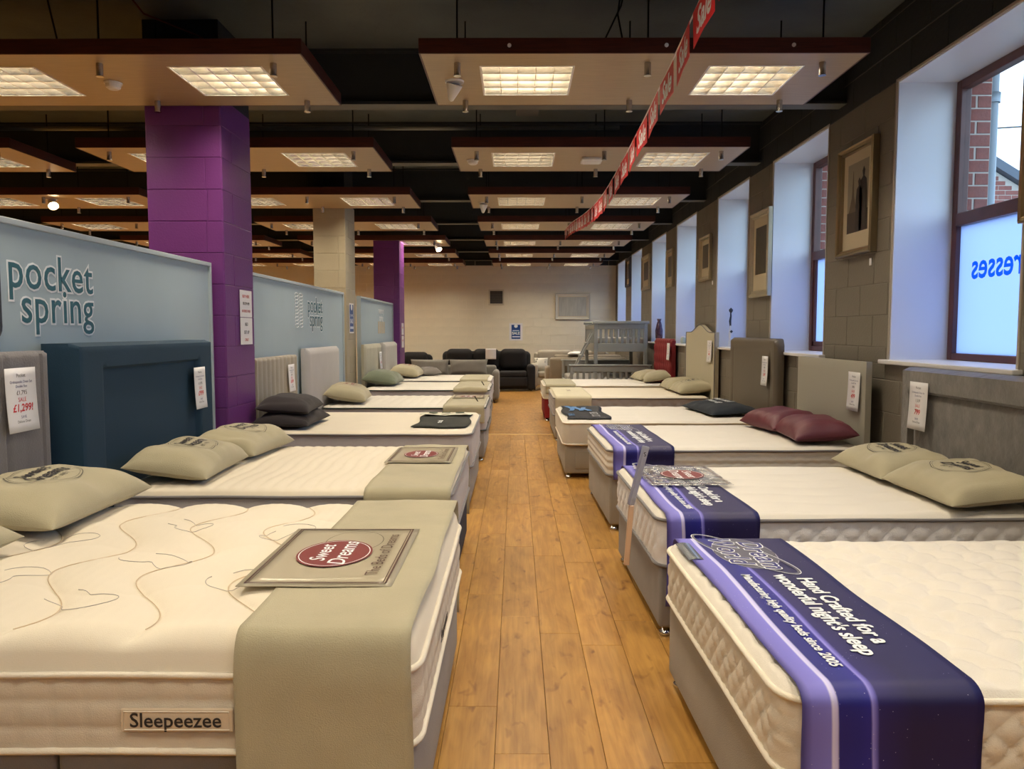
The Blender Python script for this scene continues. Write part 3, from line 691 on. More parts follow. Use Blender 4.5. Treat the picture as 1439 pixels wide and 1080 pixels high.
def runner(label, loc, rz, Wd, xa, xb, H, crown, m, hang=.42, name='bed_runner', cat='bed runner', group='bed runners', wr=.004, z_off=.004, farhang=None, seed=1, out=.016, foot=None):
    """loc/rz as the bed; H = top height above loc"""
    t = thing(name, label, cat, loc, rz, group); hw = Wd/2+out; w = xb-xa; R = max(crown, .03)+.006; ht = H+z_off; ry = .055
    path = []
    fh = hang if farhang is None else farhang
    for k in range(10): path.append((-hw-.004*math.sin(k*.7), ht-R-hang*(1-k/10)))
    for k in range(7): a = math.pi/2*k/6; path.append((-hw+ry*(1-math.cos(a)), ht-R+R*math.sin(a)))
    nmid = 26
    for k in range(1, nmid): path.append((-hw+ry+(2*(hw-ry))*k/nmid, ht))
    for k in range(7): a = math.pi/2*(1-k/6); path.append((hw-ry*(1-math.cos(a)), ht-R+R*math.sin(a)))
    for k in range(1, 11): path.append((hw, ht-R-fh*k/10))
    s = [0]
    for i in range(1, len(path)): s.append(s[-1]+math.hypot(path[i][0]-path[i-1][0], path[i][1]-path[i-1][1]))
    nu = 18; v = []; f = []; uv = []
    for i in range(nu+1):
        u = i/nu
        for j, (y, z) in enumerate(path):
            e = noise.noise(Vector((u*2.2+seed, s[j]*3.1, seed))); e2 = noise.noise(Vector((u*5+seed, s[j]*9, seed+4)))
            x = xa+u*w+.010*noise.noise(Vector((seed, s[j]*2.3, u)))
            top = 1 if 10 < j < len(path)-11 else 0
            dz = wr*(max(0, e)*1.6+.5*max(0, e2)) if top else 0; dy = 0 if top else wr*1.2*(abs(e)+.3*e2)*(1 if j > len(path)/2 else -1)
            v.append((x, y+dy, z+dz)); uv.append((u, s[j]))
    P = len(path)
    for i in range(nu):
        for j in range(P-1): f.append((i*P+j, (i+1)*P+j, (i+1)*P+j+1, i*P+j+1))
    o = mesh('cloth', v, f, m, t, True); ul = o.data.uv_layers.new(name='UVMap')
    for l in o.data.loops: ul.data[l.index].uv = uv[l.vertex_index]
    so = o.modifiers.new('t', 'SOLIDIFY'); so.thickness = .0025; so.offset = 1
    return t
def dream_print(t, Wd, xa, H, sc=1.0, full=True):
    """lettering on a navy banner, reading towards the near side, letter tops towards the head"""
    z = H+.0095; X, Y = (0,-1,0), (1,0,0)
    def T(s, size, x, y, m=WPRINT, **k): text(s, size, m, t, (x, y, z), X, Y, **k)
    T('Hand Crafted for a', .074*sc, xa+.325, -.15 if full else -.15, bold=.0018, align='CENTER', spacing=.98)
    T('wonderful night\'s sleep', .074*sc, xa+.255, -.17, bold=.0018, spacing=.98)
    T('Manufacturing high quality beds since 2005', .043*sc, xa+.135, -.20, bold=.0008, shear=.1)
    ly = .44; lx = xa+.22
    GR = mat('grey_globe_print', (92,90,104), .6)
    flat_ring(lx, ly, z-.0015, .115, .20, .11, GR, t, name='globe_print', fill=True)
    flat_ring(lx, ly, z-.001, .115, .20, .003, mat('pale_grey_print', (170,168,186), .6), t)
    flat_ring(lx, ly, z-.0009, .115, .09, .002, BPRINT, t, name='globe_line')
    flat_ring(lx-.01, ly, z-.0006, .075, .29, .012, GR, t, name='orbit_print', rot=.42)
    flat_ring(lx-.01, ly, z-.0004, .079, .294, .003, WPRINT, t, name='orbit_line', rot=.42)
    for m, b, dz in ((WPRINT, .0055, 0), (NAVYP, .001, .0008)):
        text('Dream', .118*sc, m, t, (lx+.052, ly-.03, z+dz), X, Y, bold=b, shear=.25, spacing=1.1); text('World', .118*sc, m, t, (lx-.052, ly+.03, z+dz), X, Y, bold=b, shear=.25, spacing=1.1)
def clear_film():
    m = bpy.data.materials.new('crinkled_clear_film'); m.use_nodes = True; t = m.node_tree; t.nodes.remove(t.nodes['Principled BSDF']); out = t.nodes['Material Output']
    tr = t.nodes.new('ShaderNodeBsdfTransparent'); gl = t.nodes.new('ShaderNodeBsdfGlossy'); gl.inputs['Roughness'].default_value = .12; df = t.nodes.new('ShaderNodeBsdfDiffuse'); df.inputs['Color'].default_value = (.6,.6,.62,1)
    n = t.nodes.new('ShaderNodeTexNoise'); n.inputs['Scale'].default_value = 14; n.inputs['Detail'].default_value = 5; n.inputs['Distortion'].default_value = 1.2
    tc = t.nodes.new('ShaderNodeTexCoord'); t.links.new(tc.outputs['Object'], n.inputs['Vector'])
    b = t.nodes.new('ShaderNodeBump'); b.inputs['Strength'].default_value = 1; b.inputs['Distance'].default_value = .03; t.links.new(n.outputs['Fac'], b.inputs['Height']); t.links.new(b.outputs[0], gl.inputs['Normal'])
    a = t.nodes.new('ShaderNodeMixShader'); a.inputs[0].default_value = .5; t.links.new(gl.outputs[0], a.inputs[1]); t.links.new(df.outputs[0], a.inputs[2])
    r = t.nodes.new('ShaderNodeMapRange'); r.inputs['From Min'].default_value = .42; r.inputs['From Max'].default_value = .66; r.inputs['To Min'].default_value = .14; r.inputs['To Max'].default_value = .8; t.links.new(n.outputs['Fac'], r.inputs[0])
    x = t.nodes.new('ShaderNodeMixShader'); t.links.new(r.outputs[0], x.inputs[0]); t.links.new(tr.outputs[0], x.inputs[1]); t.links.new(a.outputs[0], x.inputs[2]); t.links.new(x.outputs[0], out.inputs[0]); return m
CLRF = clear_film()
def sweet_packet(label, loc, rz, cx, cy, dx, dy, z, small=False, cat='packet', gloss=True, clear=False):
    """flat printed see-through packet: border, maroon oval, lettering"""
    t = thing('printed_packet', label, cat, loc, rz, 'clear printed packets')
    m = CLRF if clear else mat('packet_film', (170,160,136), .35, coat=.25)
    def fn(u, v): return (cx-dx/2+dx*u, cy-dy/2+dy*v, z+.004+.0008*math.sin(u*9+v*7))
    o = MB().grid(8, 8, fn).build('film', m, t, True); so = o.modifiers.new('t', 'SOLIDIFY'); so.thickness = .0015; so.offset = -1
    zz = z+.0075
    b = MB()
    for i, w in ((.018, .005), (.028, .0025)):
        a0, a1, b0, b1 = cx-dx/2+i, cx+dx/2-i, cy-dy/2+i, cy+dy/2-i
        b.box(a0, b0, zz, a1, b0+w, zz+.0006); b.box(a0, b1-w, zz, a1, b1, zz+.0006); b.box(a0, b0, zz, a0+w, b1, zz+.0006); b.box(a1-w, b0, zz, a1, b1, zz+.0006)
    b.build('printed_border', mat('brown_print', (78,48,40), .5), t)
    X, Y = (0,-1,0), (1,0,0); R = .5
    ox, oy = cx+dx*.03, cy
    flat_ring(ox, oy, zz+.0004, dx*.27, dy*.235, .01, MAROON, t, name='oval_print', fill=True)
    flat_ring(ox, oy, zz+.0008, dx*.255, dy*.22, .003, WPRINT, t)
    flat_ring(ox-dx*.08, oy-dy*.22, zz+.0003, dx*.22, dy*.2, .002, BPRINT, t)
    text('Sweet', dx*.165, WPRINT, t, (ox+dx*.085, oy, zz+.001), X, Y, shear=.25, bold=.0006, extrude=0); text('Dreams', dx*.18, WPRINT, t, (ox-dx*.07, oy, zz+.001), X, Y, shear=.25, bold=.0006, extrude=0)
    text('The Beds of Dreams', dy*.085, mat('brown_print', (78,48,40), .5), t, (cx-dx*.33, cy, zz+.0006), X, Y, extrude=0)
    return t

# ---------------------------------------------------------------- the beds
RZ = {'R': 0, 'L': math.pi}
GREYB = cloth('grey_base_fabric', (134,130,128), .35, 260, .08)
GREYB2 = cloth('taupe_base_fabric', (150,142,128), .35, 260, .08)
NAVYB = cloth('navy_base_fabric', (34,40,62), .3, 260, .08, sheen=0)
REDB = cloth('red_base_fabric', (128,26,28), .3, 260, .08, sheen=0)
def bedpos(side, y0, y1, xf): return (xf, (y0+y1)/2, 0)
def put(side, y0, y1, xf, L, zb, zt, base_m, base_label, mat_label, crown, ftop, fside, mt, ms, mp, rot=0, **k):
    W_ = y1-y0; p = bedpos(side, y0, y1, xf); rz = RZ[side]+rot
    divan(base_label, p, rz, L-.01, W_-.02, zb, base_m)
    m = mattress(mat_label, (p[0], p[1], zb+.001), rz, L, W_, zt-zb, crown, ftop, fside, mt, ms, mp, **k)
    return p, rz, W_
def on(p, rz, lx, ly, z):
    """point in the bed's local frame -> world"""
    c, s = math.cos(rz), math.sin(rz); return (p[0]+lx*c-ly*s, p[1]+lx*s+ly*c, z)
rot = math.radians(1.2)
# R1
p, rz, w = put('R', 1.80, 3.15, .635, 1.92, .36, .60, GREYB2, 'taupe fabric divan base under the nearest right-hand bed', 'cream puff-quilted mattress with diamond side, nearest on the right', .035, fpuff, s_diamond(.085, .012), CREAM, mat('ivory_border', (224,214,196), .8, bump=.2, bs=300), PIPEC, rot, res=.0125, step=.0125, nz=18)
r = runner('navy printed banner with stars across the nearest right-hand bed', p, rz, w, .035, .475, .60, .035, BANNER, wr=.001, hang=.40, seed=2)
dream_print(r, w, .035, .60)
SILV = mat('silver_label', (190,200,214), .15, metal=.8)
MB().grid(4, 6, lambda u, v: (.02+.06*u, w/2-.10-.22*v, .605+.006*math.sin(u*3))).build('foil_corner_label', SILV, r, True)
# R2
p, rz, w = put('R', 3.56, 4.88, .655, 1.875, .34, .60, GREYB, 'grey velvet divan base under the second right-hand bed', 'white softly waved mattress with grey piping, second on the right', .03, fwavy_x, s_diamond(.11, .013), CREAM, WHITB, PIPEG, rot, res=.018, step=.015, nz=14)
p2_ = p
r = runner('navy printed banner partly under clear packet on the second right-hand bed', p, rz, w, .035, .475, .60, .03, BANNER, wr=.001, hang=.40, seed=5)
dream_print(r, w, .035, .60)
q = on(p, rz, 0, 0, .6+.012)
sweet_packet('crinkled see-through packet with red oval lying on the navy banner, second right-hand bed', q, rz, .31, .24, .46, .60, .004, clear=True)
m_ = mat('crushed_charcoal_velvet', (88,82,76), .55, var=.42, vs=7, bump=.5, bs=16, sheen=.5)
headboard('crushed grey velvet headboard with padded frame, nearest on the right wall', (2.575, 4.35, 0), 0, 1.45, 1.225, .09, m_,
    relief=lambda y, z: .035*smooth01((max(abs(y)/.725*1.0-.83, 0))/.03 if abs(y) > .6 else 0) if z < 1.08 and abs(y) > .6 else (.035 if z >= 1.08 else -.0+.012*smooth01(min(.6-abs(y), 1.06-z)/.03)), res=.02)
pillow('khaki pillow with round printed emblem, far one of two on second right-hand bed', (2.28, 4.60, .603), 0, .68, .48, .15, BEIGE, seed=1, logo=BPRINT, tilt=.10, logo_y=.0)
pillow('khaki pillow with round printed emblem, near one of two on second right-hand bed', (2.30, 3.92, .603), 0, .70, .50, .16, BEIGE, seed=2, logo=BPRINT, tilt=.10, logo_y=.0)
card('price_card', 'white paper price card with red handwriting on the crushed grey velvet headboard', (2.533, 4.83, .99), math.pi, .215, .30, price_lines('', '799', 1, '1,339'))
t = thing('acrylic_card_holder', 'narrow clear acrylic price strip leaning at the foot of the second right-hand bed', 'card holder', (.62, 3.86, .60), 0)
mb = MB(); A = Matrix.Translation((0,0,.13)) @ Matrix.Rotation(math.radians(14), 4, 'Y') @ Matrix.Rotation(math.radians(25), 4, 'Z')
mb.rbox(-.016, -.012, -.155, .016, .012, .155, .003, 1, M=A); mb.build('clear_strip', glass_mat('acrylic', (206,206,214), True), t)
A2 = Matrix.Translation((-.045,0,-.17)); MB().rbox(-.012, -.012, -.16, .014, .010, .15, .003, 1, M=A2 @ Matrix.Rotation(math.radians(4), 4, 'Y')).build('hanging_strip', mat('peach_strip', (214,180,150), .3), t)
text('S', .03, BPRINT, t, (.03, -.016, .24), (1,0,0), (0,.0,1))
# R3
p, rz, w = put('R', 5.52, 6.88, .655, 1.875, .40, .62, GREYB2, 'taupe divan base with chrome glides under the third right-hand bed', 'white scroll-quilted mattress with lattice side, third on the right', .03, fscrib, s_lat, CREAM, cloth('cream_border', (222,214,200), .2), PIPEG, rot, res=.02, step=.02, nz=16)
r = runner('navy printed banner across the third right-hand bed, no packet', p, rz, w, .035, .475, .62, .03, BANNER, wr=.001, hang=.20, seed=9)
dream_print(r, w, .035, .62)
headboard('plain flat grey-beige headboard on the right wall, behind the burgundy pillows', (2.545, 6.30, 0), 0, 1.36, 1.235, .055, mat('grey_beige_faux_leather', (164,160,146), .5, bump=.1, bs=200), res=.04, edge=.012)
BURG = cloth('burgundy_satin', (84,24,38), .15, 120, .08, rough=.55, sheen=0)
pillow('plump burgundy pillow behind its twin, third right-hand bed', (2.26, 6.52, .625), .12, .66, .46, .17, BURG, seed=3, tilt=.08)
pillow('plump burgundy pillow, near one, third right-hand bed', (2.30, 5.92, .625), -.08, .70, .46, .17, BURG, seed=4, tilt=.08)
card('price_card', 'white price card with orange scrawl on the plain grey-beige headboard', (2.535, 5.76, 1.01), math.pi, .20, .29, price_lines('', '499', 1, '895'))
# R4
p, rz, w = put('R', 7.55, 9.02, .47, 2.0, .33, .58, GREYB2, 'beige divan base under the fourth right-hand bed', 'cream mattress with cream piping and blue leaflet, fourth on the right', .03, ftuft(.28, .28, .006), s_flat, CREAM, cloth('plain_cream_border', (214,206,188), .2), PIPEC, 0, res=.025, step=.04, nz=8)
t = thing('folded_banner', 'black and blue folded printed banner at the foot of the fourth right-hand bed', 'banner', (p[0], p[1], .581), 0)
bm_ = mat('black_blue_print', (14,18,30), .6, var=.5, vs=5, spec=.25)
o = MB().grid(10, 16, lambda u, v: (.04+.44*u+.02*math.sin(v*9), -.68+1.30*v, .012+.006*noise.noise(Vector((u*4, v*6, 2))))).build('cloth', bm_, t, True); so = o.modifiers.new('t', 'SOLIDIFY'); so.thickness = .004
BL = mat('bright_blue_print', (70,130,190), .4)
mb = MB()
for k in range(3): mb.grid(3, 8, lambda u, v, k=k: (.10+.09*k+.05*u+.03*math.sin(v*4+k), .0+.5*v*(1-.15*k), .0215+.002*u))
mb.build('blue_swoosh_print', BL, t)
text('REAL', .09, BL, t, (.10, -.42, .024), (0,-1,0), (1,0,0), extrude=.0004); text('BED CO', .12, mat('grey_print', (170,172,176), .5), t, (.34, -.38, .024), (0,-1,0), (1,0,0), extrude=.0004)
headboard('tall brown padded headboard with rounded corners and stitched arch', (2.56, 8.42, 0), 0, 1.62, 1.385, .09, mat('brown_faux_leather', (98,88,74), .42, bump=.15, bs=120), top=lambda y: 1.385-(.07-math.sqrt(max(0, .07**2-max(0, abs(y)-.74)**2)) if abs(y) > .74 else 0),
    relief=lambda y, z: -.012*max(groove(z-1.255+.02*0, .014) if abs(y) < .66 else 0, groove(abs(y)-.66, .014) if z < 1.255 else 0), res=.025, edge=.035)
DNAVY = cloth('dark_navy_cover', (24,32,42), .2, 160, .05, sheen=0)
t = pillow('flat dark navy pillow with white script, fourth right-hand bed', (2.20, 8.30, .583), .1, 1.0, .52, .11, DNAVY, seed=6, tilt=.06)
for a, b, sz in ((.06, .05, .12), (-.06, -.02, .10)): text('sleep well' if a > 0 else 'dream big', sz, WPRINT, t, (a, b, .122), (0,-1,0), (1,0,0), shear=.3, extrude=.0003)
card('price_card', 'long curling white price card on the tall brown headboard', (2.545, 7.86, 1.055), math.pi, .19, .30, price_lines('', '549', 1, '999'))
# R5
p, rz, w = put('R', 10.12, 11.74, .50, 2.05, .33, .60, GREYB2, 'pale divan base under the fifth right-hand bed', 'cream mattress with grey diamond-quilted side, fifth on the right', .03, fsoft(.004, 3), s_diamond(.13, .022), WARMC, GREYM, PIPEG, 0, res=.03, step=.02, nz=10)
BEIG2 = cloth('pale_beige_linen', (206,196,166), .3, 200, .05)
r = runner('pale beige runner with small crests across the fifth right-hand bed', p, rz, w, .02, .50, .60, .03, BEIG2, hang=.34, seed=12)
for k in (-.1, 0, .1): flat_ring(.25, k, .619, .03, .03, .008, MAROON if k == 0 else BPRINT, r, name='crest_print', n=12, fill=(k == 0))
def camel(y): a = abs(y)/.80; return 1.445+.105*(.5+.5*math.cos(math.pi*min(1, a/.72)))
headboard('cream camel-back headboard with raised arched centre', (2.60, 10.95, 0), 0, 1.70, 1.55, .06, mat('cream_faux_leather', (190,182,158), .5), top=camel, res=.03, edge=.015, piping=PIPEG)
pillow('khaki pillow, far one of two against the camel-back headboard', (2.40, 11.28, .603), 0, .66, .46, .16, BEIGE, seed=8, tilt=.12)
pillow('khaki pillow, near one of two against the camel-back headboard', (2.42, 10.58, .603), 0, .70, .48, .17, BEIGE, seed=9, tilt=.12, logo=BPRINT)
card('price_card', 'white price card near the edge of the camel-back headboard', (2.585, 10.28, 1.19), math.pi, .24, .29, price_lines('', '449', 1, '799'))
# R6
p, rz, w = put('R', 12.42, 13.85, .45, 2.05, .36, .60, REDB, 'dark red divan base under the farthest right-hand bed', 'cream mattress above the dark red base, farthest on the right', .03, fsoft(.004, 3), s_flat, CREAM, cloth('plain_cream_border', (214,206,188), .2), PIPEC, 0, res=.04, step=.05, nz=6)
r = runner('grey-beige runner on the farthest right-hand bed with the red base', p, rz, w, .03, .52, .60, .03, BEIGE, hang=.12, seed=15)
def tuft_r(y, z): return .022*(abs(math.sin(math.pi*y/.17))*abs(math.sin(math.pi*(z-.05)/.17)))**.5-.022
headboard('deep red square-tufted headboard on the right', (2.56, 13.55, 0), 0, 1.55, 1.33, .09, mat('deep_red_velvet', (122,14,24), .6, var=.08), relief=tuft_r, res=.03, edge=.03, top=lambda y: 1.33-(.03 if abs(y) > .70 else 0))
pillow('khaki pillow, far one of two in front of the red headboard', (2.30, 13.45, .603), .15, .62, .44, .16, BEIGE, seed=10, tilt=.15)
pillow('khaki pillow, near one of two in front of the red headboard', (2.38, 12.95, .603), -.15, .66, .46, .17, BEIGE, seed=11, tilt=.2)
card('price_card', 'thin white price card hanging on the red tufted headboard', (2.545, 12.85, 1.12), math.pi, .22, .28, price_lines('', '399', 1, '599'))

# L1
p, rz, w = put('L', 1.88, 3.42, -.25, 1.885, .385, .70, GREYB, 'mid grey divan base with drawers under the nearest left-hand bed', 'deep cream wave-quilted pillow-top mattress, nearest on the left', .105, fwave, s_grid(.086, .071, .011), WARMC, cloth('oatmeal_border', (206,194,174), .25, 300), PIPEC, 0, res=.011, step=.0108, nz=24, re=.085)
mt_ = bpy.data.objects[[o.name for o in bpy.data.objects if o.get('label', '').startswith('deep cream wave')][0]]
SEAM = mat('tan_seam_thread', (204,182,152), .9); GTH = mat('grey_thread', (176,168,160), .8)
def ztop(x, y): return .315-.105+.105+fwave(x, y)
for k in range(-1, 9):
    P = []
    for j in range(121):
        y = -.69+1.38*j/120; x = .30*k
        for _ in range(12): x = .30*k-.16*y-.085*math.sin(2*math.pi*(y+.2*x)/.62)
        if .46 < x < 1.82: P.append((x, y, max(ztop(x+d, y) for d in (-.009, -.004, 0, .004, .009))+.001))
        elif len(P) > 3: MB().tube(P, .0016, 4).build('quilting_seam', SEAM, mt_, True); P = []
        else: P = []
    if len(P) > 3: MB().tube(P, .0016, 4).build('quilting_seam', SEAM, mt_, True)
for cx_, cy_ in ((.62, .30), (.62, -.25), (.95, .12), (1.0, .50), (1.05, -.35), (1.35, .30), (1.4, -.12)):
    P = []
    for j in range(40):
        a_ = 2*math.pi*j/39*.82; r_ = .07+.03*math.sin(2*a_+cx_*9)+.012*math.sin(3*a_+cy_*7); x, y = cx_+r_*1.3*math.cos(a_), cy_+r_*math.sin(a_); P.append((x, y, max(ztop(x+d, y+e) for d in (-.006, 0, .006) for e in (-.006, 0, .006))+.0006))
    MB().tube(P, .0011, 4).build('loop_stitching', GTH, mt_, True)
# name tag sewn to the near side: near side is local +y for a left bed
o = MB().rbox(.46, w/2+.006, .067, .745, w/2+.014, .128, .003, 1).build('sewn_name_tag', cloth('tag_cloth', (204,186,160), .1), mt_)
MB().tube([(.47, w/2+.0145, .074), (.735, w/2+.0145, .074), (.735, w/2+.0145, .121), (.47, w/2+.0145, .121)], .0015, 4, closed=True).build('tag_stitching', PIPEC, o)
text('Sleepeezee', .052, BPRINT, o, (.605, w/2+.015, .097), (-1,0,0), (0,0,1), bold=.0004, squash=1.0)
text('Sleepeezee', .05, BPRINT, mt_, (-.013, .16, .10), (0,-1,0), (0,0,1), shear=.3)
r = runner('khaki linen runner across the nearest left-hand bed, hanging low', p, rz, w, .01, .455, .70, .10, BEIGE, hang=.42, seed=21, wr=.006)
q = on(p, rz, 0, 0, .7085)
sweet_packet('see-through packet with maroon oval on the nearest left-hand runner', q, rz, .345, .11, .46, .66, .0)
gr = lambda y, z: -.018*max(groove(abs(((y+.075) % .245)-.1225), .010), 0)+.006*math.sin(math.pi*((y+.075) % .245)/.245)-.02*math.exp(-(((y-.34)**2+(z-1.13)**2)/.0012))
m_ = cloth('slate_grey_velvet', (118,114,116), .3, 120, .06)
headboard('slate grey panelled headboard with button, nearest on the left', (-2.165, 2.80, 0), math.pi, 1.5, 1.37, .08, m_, relief=gr, res=.0125, edge=.02, buttons=[(-.34, 1.13), (.0, 1.13), (.34, 1.13)])
pillow('khaki pillow with round printed emblem, far one on the nearest left-hand bed', (-1.93, 3.10, .703), math.pi, .76, .52, .17, BEIGE, seed=12, logo=BPRINT, tilt=.06, logo_y=.02)
pillow('khaki pillow cut off by the left edge, nearest left-hand bed', (-1.98, 2.28, .703), math.pi, .72, .52, .16, BEIGE, seed=13, tilt=.06)
card('price_card', 'white price card reading 1,299 pounds on the slate grey headboard', (-2.14, 3.30, 1.165), 0, .205, .275, price_lines('', '£1,299!', 1, '£1,795'))
# L2
p, rz, w = put('L', 3.84, 5.36, -.33, 1.74, .36, .66, NAVYB, 'navy divan base under the second left-hand bed', 'cream ribbed mattress with grey piping, second on the left', .04, fribs(.072, .009), s_vert(.09, .006), WARMC, GREYM, PIPEG, 0, res=.012, step=.015, nz=14)
r = runner('khaki runner across the ribbed second left-hand bed', p, rz, w, .0, .44, .66, .04, BEIGE, hang=.45, seed=24, wr=.006)
q = on(p, rz, 0, 0, .672)
sweet_packet('see-through packet with maroon oval on the second left-hand runner', q, rz, .26, -.26, .40, .60, .0)
tr = lambda y, z: (.0 if (abs(y) < .58 and z < 1.27) else .03)-.012*(groove(abs(y)-.585, .012) if z < 1.28 else groove(z-1.275, .012) if abs(y) < .59 else 0)
headboard('dark teal headboard with thick padded frame', (-2.115, 4.47, 0), math.pi, 1.62, 1.40, .15, mat('dark_teal_fabric', (18,52,74), .8, var=.04, bump=.2, bs=250), relief=tr, res=.015, edge=.02)
pillow('khaki pillow with printed emblem, near one under the teal headboard', (-1.84, 4.28, .663), math.pi+.05, .74, .44, .16, BEIGE, seed=14, logo=BPRINT, tilt=.14, logo_y=.0)
pillow('khaki pillow with printed emblem, far one beside the purple pillar', (-1.80, 5.02, .663), math.pi-.08, .68, .44, .16, BEIGE, seed=15, logo=BPRINT, tilt=.12)
card('price_card', 'white price card taped to the dark teal headboard', (-2.075, 5.02, 1.09), 0, .175, .27, price_lines('', '£999', .9, '£1,495'))
# L3
p, rz, w = put('L', 6.18, 7.72, -.36, 1.80, .34, .65, GREYB, 'grey divan base under the third left-hand bed', 'smooth cream-topped mattress with grey stitched side, third on the left', .03, fsoft(.003, 2.5), s_grid(.16, .075, .010), WARMC, GREYM, PIPEG, 0, res=.03, step=.02, nz=12)
ch = lambda y, z: .018*abs(math.sin(math.pi*(y+.06)/.12))**.6-.018
headboard('beige channel-padded headboard beside the purple pillar', (-2.19, 7.09, 0), math.pi, 1.22, 1.225, .08, cloth('oatmeal_chenille', (162,152,136), .4, 200, .06), relief=ch, res=.015, edge=.02)
CHAR = cloth('charcoal_velvet', (44,38,40), .25, 180, .1, sheen=.05)
pillow('charcoal velvet pillow, lower of the stacked pair', (-1.93, 6.62, .655), math.pi, .78, .46, .13, CHAR, seed=16, tilt=.04)
pillow('charcoal velvet pillow, upper of the stacked pair', (-1.96, 6.66, .752), math.pi+.08, .76, .44, .15, CHAR, seed=17, tilt=.08)
t = thing('folded_cloth', 'black folded promotional cloth at the foot of the third left-hand bed', 'cloth', (p[0], p[1], .652), rz)
o = MB().grid(12, 12, lambda u, v: (.05+.46*u+.02*math.sin(v*7), -.38+.95*v+.03*math.sin(u*5), .012+.008*noise.noise(Vector((u*4, v*5, 5))))).build('cloth', cloth('black_cotton', (34,36,32), .2, 200, .1, sheen=0), t, True); so = o.modifiers.new('t', 'SOLIDIFY'); so.thickness = .006
t2 = thing('leaflet', 'white and green printed leaflet on the black folded cloth', 'leaflet', on(p, rz, .30, -.30, .672), rz)
o = MB().grid(6, 3, lambda u, v: (-.24+.48*u, -.09+.18*v, .008+.006*math.sin(u*9))).build('sheet', mat('leaflet_paper', (222,220,200), .5), t2, True); so = o.modifiers.new('t', 'SOLIDIFY'); so.thickness = .002
MB().box(.08, -.05, .0185, .16, .03, .0195).box(-.04, -.05, .0185, .04, .03, .0195).box(-.17, -.05, .0185, -.09, .03, .0195).build('printed_blocks', mat('dark_green_print', (50,66,44), .6), t2)
text('natural', .07, WPRINT, t, (.30, .32, .026), (0,-1,0), (1,0,0), extrude=.0003)
card('price_card', 'white price card with red figures on the beige channelled headboard', (-2.175, 7.42, 1.01), 0, .20, .26, price_lines('', '£699', 1, '£995'))
# L4
p, rz, w = put('L', 8.52, 9.98, -.34, 1.83, .34, .63, GREYB, 'grey divan base with chrome glides under the fourth left-hand bed', 'cream tufted mattress with dark green piping, fourth on the left', .03, ftuft(.115, .115, .014), s_flat, CREAM, GREYM, PIPEB, 0, res=.019, step=.04, nz=8)
r = runner('khaki runner across the tufted bed with dark green piping', p, rz, w, .01, .47, .63, .03, BEIGE, hang=.16, seed=28)
q = on(p, rz, 0, 0, .642); sweet_packet('see-through packet with red oval on the fourth left-hand runner', q, rz, .24, -.30, .40, .42, .0)
headboard('plain pale grey padded headboard left of the beige pillar', (-2.185, 8.82, 0), math.pi, 1.42, 1.275, .085, cloth('pale_grey_linen', (182,178,176), .2, 200, .03), res=.035, edge=.035)
pillow('khaki pillow with printed emblem on the fourth left-hand bed', (-1.98, 9.02, .633), math.pi+.1, .80, .48, .19, BEIGE, seed=18, logo=MAROON, tilt=.16)
# L5
p, rz, w = put('L', 10.72, 12.15, -.37, 1.77, .36, .66, GREYB, 'grey divan base under the fifth left-hand bed', 'cream mattress with black piping and crumpled runner, fifth on the left', .03, fsoft(.004, 3), s_flat, CREAM, GREYM, PIPEB, 0, res=.04, step=.05, nz=6)
r = runner('crumpled khaki runner across the fifth left-hand bed', p, rz, w, .03, .50, .66, .03, BEIGE, hang=.02, seed=31, wr=.015)
headboard('pale oatmeal headboard right of the beige pillar', (-2.165, 11.75, 0), math.pi, 1.30, 1.265, .07, cloth('oatmeal_linen', (176,172,152), .3, 200, .04), res=.035, edge=.03, relief=ch)
SAGE = cloth('sage_green_cotton', (112,120,100), .25, 160, .06)
pillow('sage green pillow on the fifth left-hand bed', (-1.98, 11.45, .663), math.pi, .86, .50, .20, SAGE, seed=19, tilt=.12)
card('price_card', 'white price card on the pale oatmeal headboard', (-2.15, 12.2, 1.0), 0, .2, .27, price_lines('', '£599', 1, '£899'))
# L6
p, rz, w = put('L', 12.72, 14.15, -.41, 1.72, .36, .66, GREYB, 'grey divan base under the farthest left-hand bed', 'cream mattress under a neat runner, farthest on the left', .03, fsoft(.004, 3), s_flat, CREAM, GREYM, PIPEG, 0, res=.04, step=.05, nz=6)
r = runner('neat khaki runner across the farthest left-hand bed', p, rz, w, .06, .52, .66, .03, BEIGE, hang=.03, seed=33)
headboard('light grey padded headboard in front of the far purple pillar', (-2.15, 13.30, 0), math.pi, 1.30, 1.27, .09, cloth('light_grey_linen', (176,172,166), .2, 200, .03), res=.04, edge=.04)
pillow('khaki pillow with red emblem on the farthest left-hand bed', (-1.90, 13.35, .663), math.pi, .9, .50, .20, BEIGE, seed=20, tilt=.14, logo=MAROON)
pillow('small grey scatter cushion on the farthest left-hand bed', (-1.58, 13.95, .663), .4, .5, .34, .15, cloth('mid_grey_cotton', (128,122,116), .2), seed=22, cat='cushion', name='scatter_cushion', group='loose cushions')
# thin wire card stands at the foot of far left beds
for i, (x, y, z) in enumerate([(-.385, 9.0, .60), (-.40, 11.2, .63)]):
    o = MB().tube([(x-.10, y, z+.10), (x-.04, y, z+.0), (x+.02, y, z-.12), (x+.055, y, z-.22)], .008, 6).tube([(x+.03, y, z+.02), (x, y, z-.08), (x+.02, y, z-.12)], .006, 6).build('bent_strap', mat('dark_strap', (92,84,76), .5))
    tag(o, ['thin dark bent strap at the foot corner of the fourth left-hand bed', 'thin dark bent strap at the foot corner of the fifth left-hand bed'][i], 'strap')

